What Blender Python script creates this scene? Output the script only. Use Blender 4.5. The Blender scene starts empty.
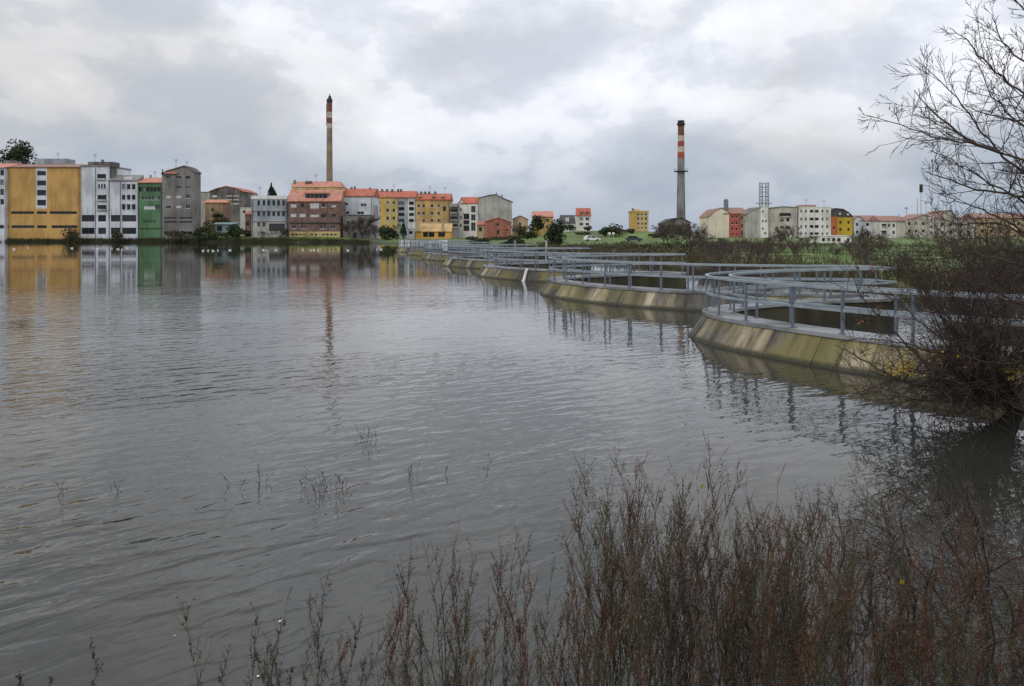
import bpy, math, random
import numpy as np
from math import radians, sin, cos, pi

random.seed(7)
RNG = np.random.default_rng(11)
scene = bpy.context.scene
COL = scene.collection

# ------------------------------------------------------------------ camera
F = 781.0          # focal length in pixels at 1024 wide
HZ = 231.5         # image row of the horizon (used to lay out things at their distance)
EYE = 3.2          # eye height above the lake
cam = bpy.data.cameras.new('camera')
camo = bpy.data.objects.new('camera', cam); COL.objects.link(camo)
camo.location = (0, 0, EYE); camo.rotation_euler = (radians(90), 0, 0)
cam.sensor_width = 36.0; cam.lens = 36.0*F/1024.0
cam.shift_y = (HZ-343.0)/1024.0
cam.clip_start = 0.1; cam.clip_end = 12000
scene.camera = camo

# ------------------------------------------------------------------ sky
SUN_EL, SUN_AZ = radians(34), radians(215)      # behind the viewer, to the left
world = bpy.data.worlds.new('World'); scene.world = world; world.use_nodes = True
wn = world.node_tree; wn.nodes.clear()
def N(t, typ, **kw):
    n = t.nodes.new(typ)
    for k, v in kw.items():
        if k.startswith('i_'):
            n.inputs[k[2:]].default_value = v
        else:
            setattr(n, k, v)
    return n
def ramp(t, stops):
    r = t.nodes.new('ShaderNodeValToRGB')
    e = r.color_ramp.elements
    while len(e) < len(stops): e.new(0.5)
    for q, (p, c) in zip(e, stops):
        q.position = p; q.color = (*c, 1) if len(c) == 3 else c
    return r
L = wn.links.new
tc = N(wn, 'ShaderNodeTexCoord')
mp = N(wn, 'ShaderNodeMapping'); mp.inputs['Scale'].default_value = (1, 1, 2.2); mp.inputs['Location'].default_value = (3.1, 0.7, 0.35)
L(tc.outputs['Generated'], mp.inputs['Vector'])
big = N(wn, 'ShaderNodeTexNoise'); big.inputs['Scale'].default_value = 2.3; big.inputs['Detail'].default_value = 9; big.inputs['Roughness'].default_value = 0.52; big.inputs['Distortion'].default_value = 0.35
L(mp.outputs[0], big.inputs['Vector'])
mp2 = N(wn, 'ShaderNodeMapping'); mp2.inputs['Scale'].default_value = (1, 1, 1.7); mp2.inputs['Location'].default_value = (-1.7, 4.2, 0.9)
L(tc.outputs['Generated'], mp2.inputs['Vector'])
sm = N(wn, 'ShaderNodeTexNoise'); sm.inputs['Scale'].default_value = 5.2; sm.inputs['Detail'].default_value = 10; sm.inputs['Roughness'].default_value = 0.56; sm.inputs['Distortion'].default_value = 0.1
L(mp2.outputs[0], sm.inputs['Vector'])
r1 = ramp(wn, [(0.36, (0.55, 0.55, 0.555)), (0.46, (0.60, 0.60, 0.61)), (0.53, (0.66, 0.67, 0.70)), (0.62, (0.73, 0.745, 0.79))])
L(big.outputs['Fac'], r1.inputs[0])
r2 = ramp(wn, [(0.40, (0.90, 0.91, 0.92)), (0.49, (0.965, 0.967, 0.972)), (0.515, (1.035, 1.03, 1.02)), (0.60, (1.13, 1.115, 1.08)), (0.68, (1.28, 1.25, 1.18))])
L(sm.outputs['Fac'], r2.inputs[0])
mul = N(wn, 'ShaderNodeMix', data_type='RGBA', blend_type='MULTIPLY'); mul.inputs[0].default_value = 1.0
L(r1.outputs[0], mul.inputs[6]); L(r2.outputs[0], mul.inputs[7])
nish = N(wn, 'ShaderNodeTexSky', sky_type='NISHITA', sun_disc=False, sun_elevation=SUN_EL, sun_rotation=SUN_AZ, altitude=10, air_density=1.2, dust_density=2.5, ozone_density=1.5)
ns = N(wn, 'ShaderNodeVectorMath', operation='SCALE'); ns.inputs['Scale'].default_value = 0.085
L(nish.outputs[0], ns.inputs[0])
# thinner cloud (more blue) low over the horizon and in the gaps
sep = N(wn, 'ShaderNodeSeparateXYZ'); L(tc.outputs['Generated'], sep.inputs[0])
low = N(wn, 'ShaderNodeMapRange', clamp=True); low.inputs['From Min'].default_value = 0.0; low.inputs['From Max'].default_value = 0.14; low.inputs['To Min'].default_value = 0.92; low.inputs['To Max'].default_value = 0.0
L(sep.outputs['Z'], low.inputs['Value'])
gap = N(wn, 'ShaderNodeMapRange', clamp=True); gap.inputs['From Min'].default_value = 0.36; gap.inputs['From Max'].default_value = 0.52; gap.inputs['To Min'].default_value = 0.35; gap.inputs['To Max'].default_value = 0.0
L(sm.outputs['Fac'], gap.inputs['Value'])
add = N(wn, 'ShaderNodeMath', operation='ADD', use_clamp=True); L(low.outputs[0], add.inputs[0]); L(gap.outputs[0], add.inputs[1])
mix = N(wn, 'ShaderNodeMix', data_type='RGBA'); L(add.outputs[0], mix.inputs[0]); L(mul.outputs[2], mix.inputs[6]); 
veil = N(wn, 'ShaderNodeMix', data_type='RGBA'); veil.inputs[0].default_value = 0.1
veil.inputs[6].default_value = (0.35, 0.41, 0.50, 1); L(ns.outputs[0], veil.inputs[7]); L(veil.outputs[2], mix.inputs[7])
# an overcast sky is brighter overhead than at the horizon
zen = N(wn, 'ShaderNodeMapRange', clamp=True); zen.inputs['From Min'].default_value = 0.1; zen.inputs['From Max'].default_value = 0.7; zen.inputs['To Min'].default_value = 1.13; zen.inputs['To Max'].default_value = 1.75
L(sep.outputs['Z'], zen.inputs['Value'])
tint = N(wn, 'ShaderNodeMix', data_type='RGBA', blend_type='MULTIPLY'); tint.inputs[0].default_value = 1.0; tint.inputs[7].default_value = (0.985, 1.0, 1.03, 1)
L(mix.outputs[2], tint.inputs[6])
bg = N(wn, 'ShaderNodeBackground'); L(zen.outputs[0], bg.inputs['Strength'])
L(tint.outputs[2], bg.inputs['Color'])
wo = N(wn, 'ShaderNodeOutputWorld'); L(bg.outputs[0], wo.inputs['Surface'])

# ------------------------------------------------------------------ sun (soft, behind cloud)
sd = bpy.data.lights.new('sun', 'SUN'); sd.energy = 0.6; sd.angle = radians(20); sd.color = (1.0, 0.96, 0.9)
so = bpy.data.objects.new('sun', sd); COL.objects.link(so)
so.rotation_euler = (radians(90)-SUN_EL, 0, -SUN_AZ+pi)
scene.view_settings.view_transform = 'Standard'; scene.view_settings.look = 'None'
scene.view_settings.exposure = 0.0; scene.view_settings.gamma = 1.0

# ------------------------------------------------------------------ helpers
def X(px, d): return (px-512.0)*d/F
def Z(py, d): return EYE-(py-HZ)*d/F
def P(px, py, d): return np.array([X(px, d), d, Z(py, d)])

def mesh(name, V, faces, mats, parent=None, base=(0, 0, 0), smooth=False, midx=None):
    V = np.asarray(V, dtype=np.float64).reshape(-1, 3) - np.asarray(base)
    me = bpy.data.meshes.new(name)
    if isinstance(faces, np.ndarray):
        n, k = faces.shape
        me.vertices.add(len(V)); me.vertices.foreach_set('co', V.astype(np.float32).ravel())
        me.loops.add(n*k); me.loops.foreach_set('vertex_index', faces.astype(np.int32).ravel())
        me.polygons.add(n)
        me.polygons.foreach_set('loop_start', np.arange(0, n*k, k, dtype=np.int32))
        if midx is not None: me.polygons.foreach_set('material_index', np.asarray(midx, dtype=np.int32))
        me.update(calc_edges=True)
    else:
        me.from_pydata([tuple(v) for v in V], [], faces); me.update()
    if not isinstance(mats, (list, tuple)): mats = [mats]
    for m in mats: me.materials.append(m)
    if smooth:
        me.polygons.foreach_set('use_smooth', np.ones(len(me.polygons), dtype=bool))
    o = bpy.data.objects.new(name, me); COL.objects.link(o)
    if parent is not None: o.parent = parent
    return o
def tag(o, label=None, cat=None, group=None, kind=None):
    if label: o['label'] = label
    if cat: o['category'] = cat
    if group: o['group'] = group
    if kind: o['kind'] = kind
    return o
def thing(name, label, cat, loc, group=None):
    o = bpy.data.objects.new(name, None); COL.objects.link(o); o.location = tuple(loc)
    o.empty_display_size = 0.3
    return tag(o, label, cat, group)

class MB:
    """collects shapes in world coordinates and links them as one mesh"""
    def __init__(s): s.v = []; s.f = []
    def box(s, x0, x1, y0, y1, z0, z1):
        i = len(s.v)
        s.v += [(x0, y0, z0), (x1, y0, z0), (x1, y1, z0), (x0, y1, z0), (x0, y0, z1), (x1, y0, z1), (x1, y1, z1), (x0, y1, z1)]
        s.f += [(i, i+3, i+2, i+1), (i+4, i+5, i+6, i+7), (i, i+1, i+5, i+4), (i+1, i+2, i+6, i+5), (i+2, i+3, i+7, i+6), (i+3, i, i+4, i+7)]
        return s
    def quad(s, a, b, c, d):
        i = len(s.v); s.v += [tuple(a), tuple(b), tuple(c), tuple(d)]; s.f.append((i, i+1, i+2, i+3)); return s
    def prism(s, poly, y0, y1):
        """polygon of (x,z) pushed from y0 to y1"""
        i = len(s.v); n = len(poly)
        s.v += [(x, y0, z) for x, z in poly]+[(x, y1, z) for x, z in poly]
        s.f.append(tuple(range(i, i+n))); s.f.append(tuple(range(i+2*n-1, i+n-1, -1)))
        for k in range(n):
            a, b = i+k, i+(k+1) % n
            s.f.append((a, a+n, b+n, b))
        return s
    def bar(s, a, b, r, sides=6, r2=None):
        a = np.asarray(a, float); b = np.asarray(b, float); r2 = r if r2 is None else r2
        t = b-a; t /= np.linalg.norm(t)+1e-9
        u = np.cross(t, (0, 0, 1) if abs(t[2]) < 0.9 else (1, 0, 0)); u /= np.linalg.norm(u); w = np.cross(t, u)
        i = len(s.v)
        for c, rr in ((a, r), (b, r2)):
            for k in range(sides):
                q = 2*pi*k/sides; s.v.append(tuple(c+rr*(cos(q)*u+sin(q)*w)))
        for k in range(sides):
            j = (k+1) % sides; s.f.append((i+k, i+j, i+sides+j, i+sides+k))
        s.f.append(tuple(range(i+sides-1, i-1, -1))); s.f.append(tuple(range(i+sides, i+2*sides)))
        return s
    def lathe(s, c, prof, sides=16):
        i = len(s.v)
        for r, z in prof:
            for k in range(sides):
                q = 2*pi*k/sides; s.v.append((c[0]+r*cos(q), c[1]+r*sin(q), c[2]+z))
        for j in range(len(prof)-1):
            for k in range(sides):
                m = (k+1) % sides; a = i+j*sides
                s.f.append((a+k, a+m, a+sides+m, a+sides+k))
        s.f.append(tuple(range(i+sides-1, i-1, -1))); a = i+(len(prof)-1)*sides; s.f.append(tuple(range(a, a+sides)))
        return s
    def ell(s, c, r, nu=10, nv=6):
        i = len(s.v)
        for a in range(nv+1):
            t = pi*a/nv
            for b in range(nu):
                p = 2*pi*b/nu
                s.v.append((c[0]+r[0]*sin(t)*cos(p), c[1]+r[1]*sin(t)*sin(p), c[2]+r[2]*cos(t)))
        for a in range(nv):
            for b in range(nu):
                m = (b+1) % nu
                s.f.append((i+a*nu+b, i+(a+1)*nu+b, i+(a+1)*nu+m, i+a*nu+m))
        return s
    def build(s, name, mat, parent=None, base=(0, 0, 0), smooth=False):
        return mesh(name, s.v, s.f, mat, parent, base, smooth)

# ------------------------------------------------------------------ materials
MATS = {}
def newmat(name):
    m = bpy.data.materials.new(name); m.use_nodes = True
    t = m.node_tree; b = t.nodes['Principled BSDF']; MATS[name] = m
    return m, t, b
def plaster(name, col, rough=0.85, dirt=0.25, streak=True, spec=0.3):
    """painted render with rain streaks and patchy wear"""
    if name in MATS: return MATS[name]
    m, t, b = newmat(name)
    tcn = N(t, 'ShaderNodeTexCoord'); mpn = N(t, 'ShaderNodeMapping')
    mpn.inputs['Scale'].default_value = (1.0, 1.0, 0.16) if streak else (1, 1, 1)
    t.links.new(tcn.outputs['Object'], mpn.inputs[0])
    n1 = N(t, 'ShaderNodeTexNoise'); n1.inputs['Scale'].default_value = 0.8; n1.inputs['Detail'].default_value = 7; n1.inputs['Roughness'].default_value = 0.62
    t.links.new(mpn.outputs[0], n1.inputs['Vector'])
    n2 = N(t, 'ShaderNodeTexNoise'); n2.inputs['Scale'].default_value = 0.17; n2.inputs['Detail'].default_value = 4
    t.links.new(tcn.outputs['Object'], n2.inputs['Vector'])
    ad = N(t, 'ShaderNodeMath', operation='ADD'); t.links.new(n1.outputs[0], ad.inputs[0]); t.links.new(n2.outputs[0], ad.inputs[1])
    c = np.array(col); dirt *= 1.5; d1 = c*(1-dirt)*np.array([0.98, 0.97, 0.95]); d0 = c*(1-min(1.9*dirt, .75))
    r = ramp(t, [(0.36, tuple(d0)), (0.47, tuple(d1)), (0.56, tuple(c)), (0.75, tuple(np.minimum(c*1.06, 0.9)))])
    hf = N(t, 'ShaderNodeMath', operation='MULTIPLY'); hf.inputs[1].default_value = 0.5
    t.links.new(ad.outputs[0], hf.inputs[0]); t.links.new(hf.outputs[0], r.inputs[0])
    t.links.new(r.outputs[0], b.inputs['Base Color'])
    b.inputs['Roughness'].default_value = rough; b.inputs['Specular IOR Level'].default_value = spec
    return m
def plain(name, col, rough=0.7, metal=0.0, var=0.25, scale=3.0, spec=0.4):
    if name in MATS: return MATS[name]
    m, t, b = newmat(name)
    tcn = N(t, 'ShaderNodeTexCoord')
    n1 = N(t, 'ShaderNodeTexNoise'); n1.inputs['Scale'].default_value = scale; n1.inputs['Detail'].default_value = 5
    t.links.new(tcn.outputs['Object'], n1.inputs['Vector'])
    c = np.array(col)
    r = ramp(t, [(0.3, tuple(c*(1-var))), (0.7, tuple(np.minimum(c*(1+var), 0.95)))])
    t.links.new(n1.outputs[0], r.inputs[0]); t.links.new(r.outputs[0], b.inputs['Base Color'])
    b.inputs['Roughness'].default_value = rough; b.inputs['Metallic'].default_value = metal; b.inputs['Specular IOR Level'].default_value = spec
    return m
def tiled(name, col, pitch=0.28):
    if name in MATS: return MATS[name]
    m, t, b = newmat(name)
    tcn = N(t, 'ShaderNodeTexCoord')
    w = N(t, 'ShaderNodeTexWave', bands_direction='X'); w.inputs['Scale'].default_value = 1/pitch/2; w.inputs['Distortion'].default_value = 0.4
    t.links.new(tcn.outputs['Object'], w.inputs['Vector'])
    n1 = N(t, 'ShaderNodeTexNoise'); n1.inputs['Scale'].default_value = 0.9; n1.inputs['Detail'].default_value = 8; n1.inputs['Roughness'].default_value = 0.7
    t.links.new(tcn.outputs['Object'], n1.inputs['Vector'])
    c = np.array(col)
    r = ramp(t, [(0.3, tuple(c*0.6)), (0.5, tuple(c)), (0.72, tuple(np.minimum(c*1.3, .9)))])
    t.links.new(n1.outputs[0], r.inputs[0])
    mx = N(t, 'ShaderNodeMix', data_type='RGBA', blend_type='MULTIPLY'); mx.inputs[0].default_value = 0.35
    t.links.new(r.outputs[0], mx.inputs[6]); t.links.new(w.outputs[0], mx.inputs[7]); t.links.new(mx.outputs[2], b.inputs['Base Color'])
    b.inputs['Roughness'].default_value = 0.85
    return m
def leafmat(name, col, var=0.5):
    if name in MATS: return MATS[name]
    m, t, b = newmat(name)
    g = N(t, 'ShaderNodeNewGeometry'); c = np.array(col)
    r = ramp(t, [(0.0, tuple(c*(1-var))), (0.6, tuple(c)), (1.0, tuple(c*(1+var)))])
    t.links.new(g.outputs['Random Per Island'], r.inputs[0]); t.links.new(r.outputs[0], b.inputs['Base Color'])
    b.inputs['Roughness'].default_value = 0.7; b.inputs['Specular IOR Level'].default_value = 0.25
    return m
def glassmat():
    m, t, b = newmat('window_glass')
    oi = N(t, 'ShaderNodeObjectInfo')
    r = ramp(t, [(0.0, (0.015, 0.018, 0.022)), (0.7, (0.03, 0.034, 0.04)), (0.9, (0.07, 0.075, 0.08)), (1.0, (0.22, 0.22, 0.21))])
    t.links.new(oi.outputs['Random'], r.inputs[0]); t.links.new(r.outputs[0], b.inputs['Base Color'])
    b.inputs['Roughness'].default_value = 0.15; b.inputs['Specular IOR Level'].default_value = 0.3
    return m
GLASS = glassmat()
M_frame = plain('window_frame_white', (0.62, 0.63, 0.64), 0.5)
M_framed = plain('window_frame_dark', (0.12, 0.11, 0.10), 0.5)
M_shut = plain('shutter_pale', (0.55, 0.55, 0.54), 0.6)
M_tile = tiled('roof_tile_salmon', (0.60, 0.27, 0.19))
M_tilered = tiled('roof_tile_red', (0.52, 0.15, 0.09))
M_tilem = tiled('roof_tile_muted', (0.36, 0.20, 0.16))
M_slate = tiled('roof_slate', (0.09, 0.085, 0.09))
M_fibre = plaster('roof_fibre_cement', (0.22, 0.21, 0.20), 0.9, 0.3, False)
M_dark = plain('recess_shade_and_mast', (0.03, 0.03, 0.033), 0.8)  # shade painted at the back of balcony recesses; also colours a mast
M_conc = plaster('concrete_grey', (0.33, 0.32, 0.30), 0.9, 0.25)

def brickmat(name, c1, c2, mortar, sc=1.0):
    m, t, b = newmat(name)
    tcn = N(t, 'ShaderNodeTexCoord'); mpn = N(t, 'ShaderNodeMapping'); mpn.inputs['Rotation'].default_value = (radians(90), 0, 0)
    t.links.new(tcn.outputs['Object'], mpn.inputs[0])
    k = N(t, 'ShaderNodeTexBrick'); k.inputs['Scale'].default_value = sc; k.inputs['Brick Width'].default_value = 0.5; k.inputs['Row Height'].default_value = 0.2; k.inputs['Mortar Size'].default_value = 0.02
    k.inputs['Color1'].default_value = (*c1, 1); k.inputs['Color2'].default_value = (*c2, 1); k.inputs['Mortar'].default_value = (*mortar, 1)
    t.links.new(mpn.outputs[0], k.inputs['Vector'])
    n1 = N(t, 'ShaderNodeTexNoise'); n1.inputs['Scale'].default_value = 0.6; n1.inputs['Detail'].default_value = 6
    t.links.new(tcn.outputs['Object'], n1.inputs['Vector'])
    r = ramp(t, [(0.35, (0.6, 0.6, 0.6)), (0.6, (1, 1, 1))]); t.links.new(n1.outputs[0], r.inputs[0])
    mx = N(t, 'ShaderNodeMix', data_type='RGBA', blend_type='MULTIPLY'); mx.inputs[0].default_value = 1.0
    t.links.new(k.outputs['Color'], mx.inputs[6]); t.links.new(r.outputs[0], mx.inputs[7]); t.links.new(mx.outputs[2], b.inputs['Base Color'])
    b.inputs['Roughness'].default_value = 0.9
    return m
M_brick = brickmat('brick_brown', (0.24, 0.12, 0.085), (0.19, 0.10, 0.075), (0.26, 0.22, 0.2))
M_brickred = brickmat('brick_red', (0.42, 0.13, 0.085), (0.36, 0.11, 0.07), (0.36, 0.22, 0.17))
M_stone = brickmat('rubble_stone', (0.20, 0.19, 0.175), (0.26, 0.245, 0.22), (0.15, 0.14, 0.13), 0.6)

# water -------------------------------------------------------------
def watermat():
    m, t, b = newmat('lake_water')
    lk = t.links.new
    b.inputs['Base Color'].default_value = (0.028, 0.029, 0.024, 1)
    b.inputs['Roughness'].default_value = 0.02; b.inputs['IOR'].default_value = 1.37
    tcn = N(t, 'ShaderNodeTexCoord')
    def wave(rot, scale, sx, sy, detail, rough, dist=0.0):
        mpn = N(t, 'ShaderNodeMapping', vector_type='TEXTURE'); mpn.inputs['Rotation'].default_value = (0, 0, radians(rot)); mpn.inputs['Scale'].default_value = (1/sx, 1/sy, 1)
        lk(tcn.outputs['Object'], mpn.inputs[0])
        n = N(t, 'ShaderNodeTexNoise', noise_dimensions='2D'); n.inputs['Scale'].default_value = scale; n.inputs['Detail'].default_value = detail; n.inputs['Roughness'].default_value = rough; n.inputs['Distortion'].default_value = dist
        lk(mpn.outputs[0], n.inputs['Vector']); return n.outputs['Fac']
    w1 = wave(27, 1.0, 0.85, 3.2, 1.5, 0.4, 0.35)    # long ripples, crests rising to the right
    w2 = wave(48, 1.0, 1.9, 4.3, 2.0, 0.45, 0.35)       # short ripples
    w3 = wave(55, 1.0, 5.0, 9.0, 2.0, 0.5)            # fine chop
    patch = wave(20, 1.0, 0.05, 0.12, 3.0, 0.5, 0.5)  # wind patches
    # water nearer the far shore lies in the lee and is calmer
    sepn = N(t, 'ShaderNodeSeparateXYZ'); lk(tcn.outputs['Object'], sepn.inputs[0])
    lee = N(t, 'ShaderNodeMapRange', clamp=True, interpolation_type='SMOOTHSTEP')
    lee.inputs['From Min'].default_value = 28; lee.inputs['From Max'].default_value = 64; lee.inputs['To Min'].default_value = 1.0; lee.inputs['To Max'].default_value = 0.10
    lk(sepn.outputs['Y'], lee.inputs['Value'])
    lee2 = N(t, 'ShaderNodeMapRange', clamp=True, interpolation_type='SMOOTHSTEP'); lee2.inputs['From Min'].default_value = 8; lee2.inputs['From Max'].default_value = 24; lee2.inputs['To Min'].default_value = 1.25; lee2.inputs['To Max'].default_value = 0.40
    lk(sepn.outputs['Y'], lee2.inputs['Value'])
    pr = N(t, 'ShaderNodeMapRange', clamp=True); pr.inputs['From Min'].default_value = 0.38; pr.inputs['From Max'].default_value = 0.62; pr.inputs['To Min'].default_value = 0.45; pr.inputs['To Max'].default_value = 1.25
    lk(patch, pr.inputs['Value'])
    def mulv(a, k):
        q = N(t, 'ShaderNodeMath', operation='MULTIPLY'); lk(a, q.inputs[0])
        if isinstance(k, float): q.inputs[1].default_value = k
        else: lk(k, q.inputs[1])
        return q.outputs[0]
    def addv(a, c):
        q = N(t, 'ShaderNodeMath', operation='ADD'); lk(a, q.inputs[0]); lk(c, q.inputs[1]); return q.outputs[0]
    h = addv(addv(mulv(w1, 0.030), mulv(w2, 0.024)), mulv(w3, 0.003))
    # the reeds and the near bank shelter the water just in front of them
    bk = N(t, 'ShaderNodeMath', operation='MULTIPLY_ADD'); lk(sepn.outputs['X'], bk.inputs[0]); bk.inputs[1].default_value = -0.9; lk(sepn.outputs['Y'], bk.inputs[2])
    sh = N(t, 'ShaderNodeMapRange', clamp=True, interpolation_type='SMOOTHSTEP'); sh.inputs['From Min'].default_value = 6.0; sh.inputs['From Max'].default_value = 12.5; sh.inputs['To Min'].default_value = 0.25; sh.inputs['To Max'].default_value = 1.0
    lk(bk.outputs[0], sh.inputs['Value'])
    h = mulv(mulv(mulv(h, pr.outputs[0]), lee.outputs[0]), sh.outputs[0]); h = mulv(h, lee2.outputs[0])
    bp = N(t, 'ShaderNodeBump'); bp.inputs['Strength'].default_value = 1.0; bp.inputs['Distance'].default_value = 1.0
    lk(h, bp.inputs['Height']); lk(bp.outputs[0], b.inputs['Normal'])
    return m
M_water = watermat()

def groundmat():
    m, t, b = newmat('ground_grass')
    lk = t.links.new
    tcn = N(t, 'ShaderNodeTexCoord')
    n1 = N(t, 'ShaderNodeTexNoise'); n1.inputs['Scale'].default_value = 0.06; n1.inputs['Detail'].default_value = 9; n1.inputs['Roughness'].default_value = 0.65
    lk(tcn.outputs['Object'], n1.inputs['Vector'])
    r = ramp(t, [(0.36, (0.070, 0.062, 0.030)), (0.45, (0.080, 0.105, 0.028)), (0.54, (0.10, 0.165, 0.030)), (0.70, (0.14, 0.20, 0.042))])
    lk(n1.outputs[0], r.inputs[0])
    # bare wet mud close to the water line
    sepn = N(t, 'ShaderNodeSeparateXYZ'); lk(tcn.outputs['Object'], sepn.inputs[0])
    mr = N(t, 'ShaderNodeMapRange', clamp=True); mr.inputs['From Min'].default_value = 0.1; mr.inputs['From Max'].default_value = 0.5
    lk(sepn.outputs['Z'], mr.inputs['Value'])
    mx = N(t, 'ShaderNodeMix', data_type='RGBA'); mx.inputs[6].default_value = (0.045, 0.038, 0.028, 1)
    lk(mr.outputs[0], mx.inputs[0]); lk(r.outputs[0], mx.inputs[7]); lk(mx.outputs[2], b.inputs['Base Color'])
    b.inputs['Roughness'].default_value = 0.95
    n3 = N(t, 'ShaderNodeTexNoise'); n3.inputs['Scale'].default_value = 2.5; n3.inputs['Detail'].default_value = 8
    lk(tcn.outputs['Object'], n3.inputs['Vector'])
    bp = N(t, 'ShaderNodeBump'); bp.inputs['Strength'].default_value = 0.8; bp.inputs['Distance'].default_value = 0.15
    lk(n3.outputs[0], bp.inputs['Height']); lk(bp.outputs[0], b.inputs['Normal'])
    return m
M_ground = groundmat()

def wallmat():
    """weir concrete: tone differs from panel to panel, ochre lichen, grey runs, dark wet foot"""
    m, t, b = newmat('weir_concrete')
    lk = t.links.new
    uv = N(t, 'ShaderNodeUVMap'); uv.uv_map = 'run'
    mpn = N(t, 'ShaderNodeMapping'); mpn.inputs['Scale'].default_value = (3.4, 0.9, 1); lk(uv.outputs[0], mpn.inputs[0])
    n1 = N(t, 'ShaderNodeTexNoise'); n1.inputs['Scale'].default_value = 1.0; n1.inputs['Detail'].default_value = 9; n1.inputs['Roughness'].default_value = 0.68
    lk(mpn.outputs[0], n1.inputs['Vector'])
    mp2 = N(t, 'ShaderNodeMapping'); mp2.inputs['Scale'].default_value = (0.9, 0.10, 1); mp2.inputs['Location'].default_value = (7, 3, 0); lk(uv.outputs[0], mp2.inputs[0])
    n2 = N(t, 'ShaderNodeTexNoise'); n2.inputs['Scale'].default_value = 1.0; n2.inputs['Detail'].default_value = 3; lk(mp2.outputs[0], n2.inputs['Vector'])
    oi = N(t, 'ShaderNodeObjectInfo')
    tone = ramp(t, [(0.0, (0.06, 0.055, 0.05)), (0.35, (0.10, 0.092, 0.08)), (0.58, (0.17, 0.15, 0.115)), (0.80, (0.24, 0.20, 0.125)), (1.0, (0.36, 0.32, 0.235))])
    tone.color_ramp.interpolation = 'CONSTANT' if False else 'LINEAR'
    mixf = N(t, 'ShaderNodeMath', operation='MULTIPLY_ADD'); mixf.inputs[1].default_value = 0.95
    sub = N(t, 'ShaderNodeMapRange', clamp=True); sub.inputs['From Min'].default_value = 0.36; sub.inputs['From Max'].default_value = 0.64; sub.inputs['To Min'].default_value = -0.32; sub.inputs['To Max'].default_value = 0.34
    lk(n2.outputs[0], sub.inputs['Value']); lk(oi.outputs['Random'], mixf.inputs[0]); lk(sub.outputs[0], mixf.inputs[2])
    lk(mixf.outputs[0], tone.inputs[0])
    st = ramp(t, [(0.36, (0.42, 0.41, 0.39)), (0.47, (0.85, 0.85, 0.84)), (0.53, (1.1, 1.08, 1.03)), (0.66, (1.5, 1.46, 1.35))]); lk(n1.outputs[0], st.inputs[0])
    mx = N(t, 'ShaderNodeMix', data_type='RGBA', blend_type='MULTIPLY'); mx.inputs[0].default_value = 1.0
    lk(tone.outputs[0], mx.inputs[6]); lk(st.outputs[0], mx.inputs[7])
    # moss patches
    tcn = N(t, 'ShaderNodeTexCoord')
    n3 = N(t, 'ShaderNodeTexNoise'); n3.inputs['Scale'].default_value = 0.35; n3.inputs['Detail'].default_value = 7; lk(tcn.outputs['Object'], n3.inputs['Vector'])
    mr = N(t, 'ShaderNodeMapRange', clamp=True); mr.inputs['From Min'].default_value = 0.47; mr.inputs['From Max'].default_value = 0.60; mr.inputs['To Max'].default_value = 0.62
    lk(n3.outputs[0], mr.inputs['Value'])
    m2 = N(t, 'ShaderNodeMix', data_type='RGBA'); lk(mr.outputs[0], m2.inputs[0]); lk(mx.outputs[2], m2.inputs[6]); m2.inputs[7].default_value = (0.19, 0.165, 0.04, 1)
    # wet, weedy band at the water line
    sp = N(t, 'ShaderNodeSeparateXYZ'); lk(uv.outputs[0], sp.inputs[0])
    wv = N(t, 'ShaderNodeMath', operation='MULTIPLY_ADD'); wv.inputs[1].default_value = 0.22; lk(n1.outputs[0], wv.inputs[0]); wv.inputs[2].default_value = 0.0
    dd = N(t, 'ShaderNodeMath', operation='SUBTRACT'); lk(sp.outputs['Y'], dd.inputs[0]); lk(wv.outputs[0], dd.inputs[1])
    wr = N(t, 'ShaderNodeMapRange', clamp=True); wr.inputs['From Min'].default_value = 0.0; wr.inputs['From Max'].default_value = 0.10; wr.inputs['To Min'].default_value = 0.9; wr.inputs['To Max'].default_value = 0.0
    lk(dd.outputs[0], wr.inputs['Value'])
    m3 = N(t, 'ShaderNodeMix', data_type='RGBA'); lk(wr.outputs[0], m3.inputs[0]); lk(m2.outputs[2], m3.inputs[6]); m3.inputs[7].default_value = (0.03, 0.032, 0.018, 1)
    lk(m3.outputs[2], b.inputs['Base Color']); b.inputs['Roughness'].default_value = 0.9
    bp = N(t, 'ShaderNodeBump'); bp.inputs['Strength'].default_value = 0.6; bp.inputs['Distance'].default_value = 0.03
    n4 = N(t, 'ShaderNodeTexNoise'); n4.inputs['Scale'].default_value = 9; n4.inputs['Detail'].default_value = 8; lk(tcn.outputs['Object'], n4.inputs['Vector'])
    lk(n4.outputs[0], bp.inputs['Height']); lk(bp.outputs[0], b.inputs['Normal'])
    return m
M_wall = wallmat()
M_inner = plaster('weir_inner_algae', (0.075, 0.07, 0.042), 0.9, 0.3)
M_deck = plaster('deck_concrete', (0.30, 0.31, 0.32), 0.85, 0.25, False)
M_rail = plain('rail_painted_steel', (0.27, 0.31, 0.34), 0.45, 0.0, 0.22, 2.5)
M_post = plain('post_painted_steel', (0.13, 0.16, 0.20), 0.5, 0.0, 0.3, 2.5)

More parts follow.
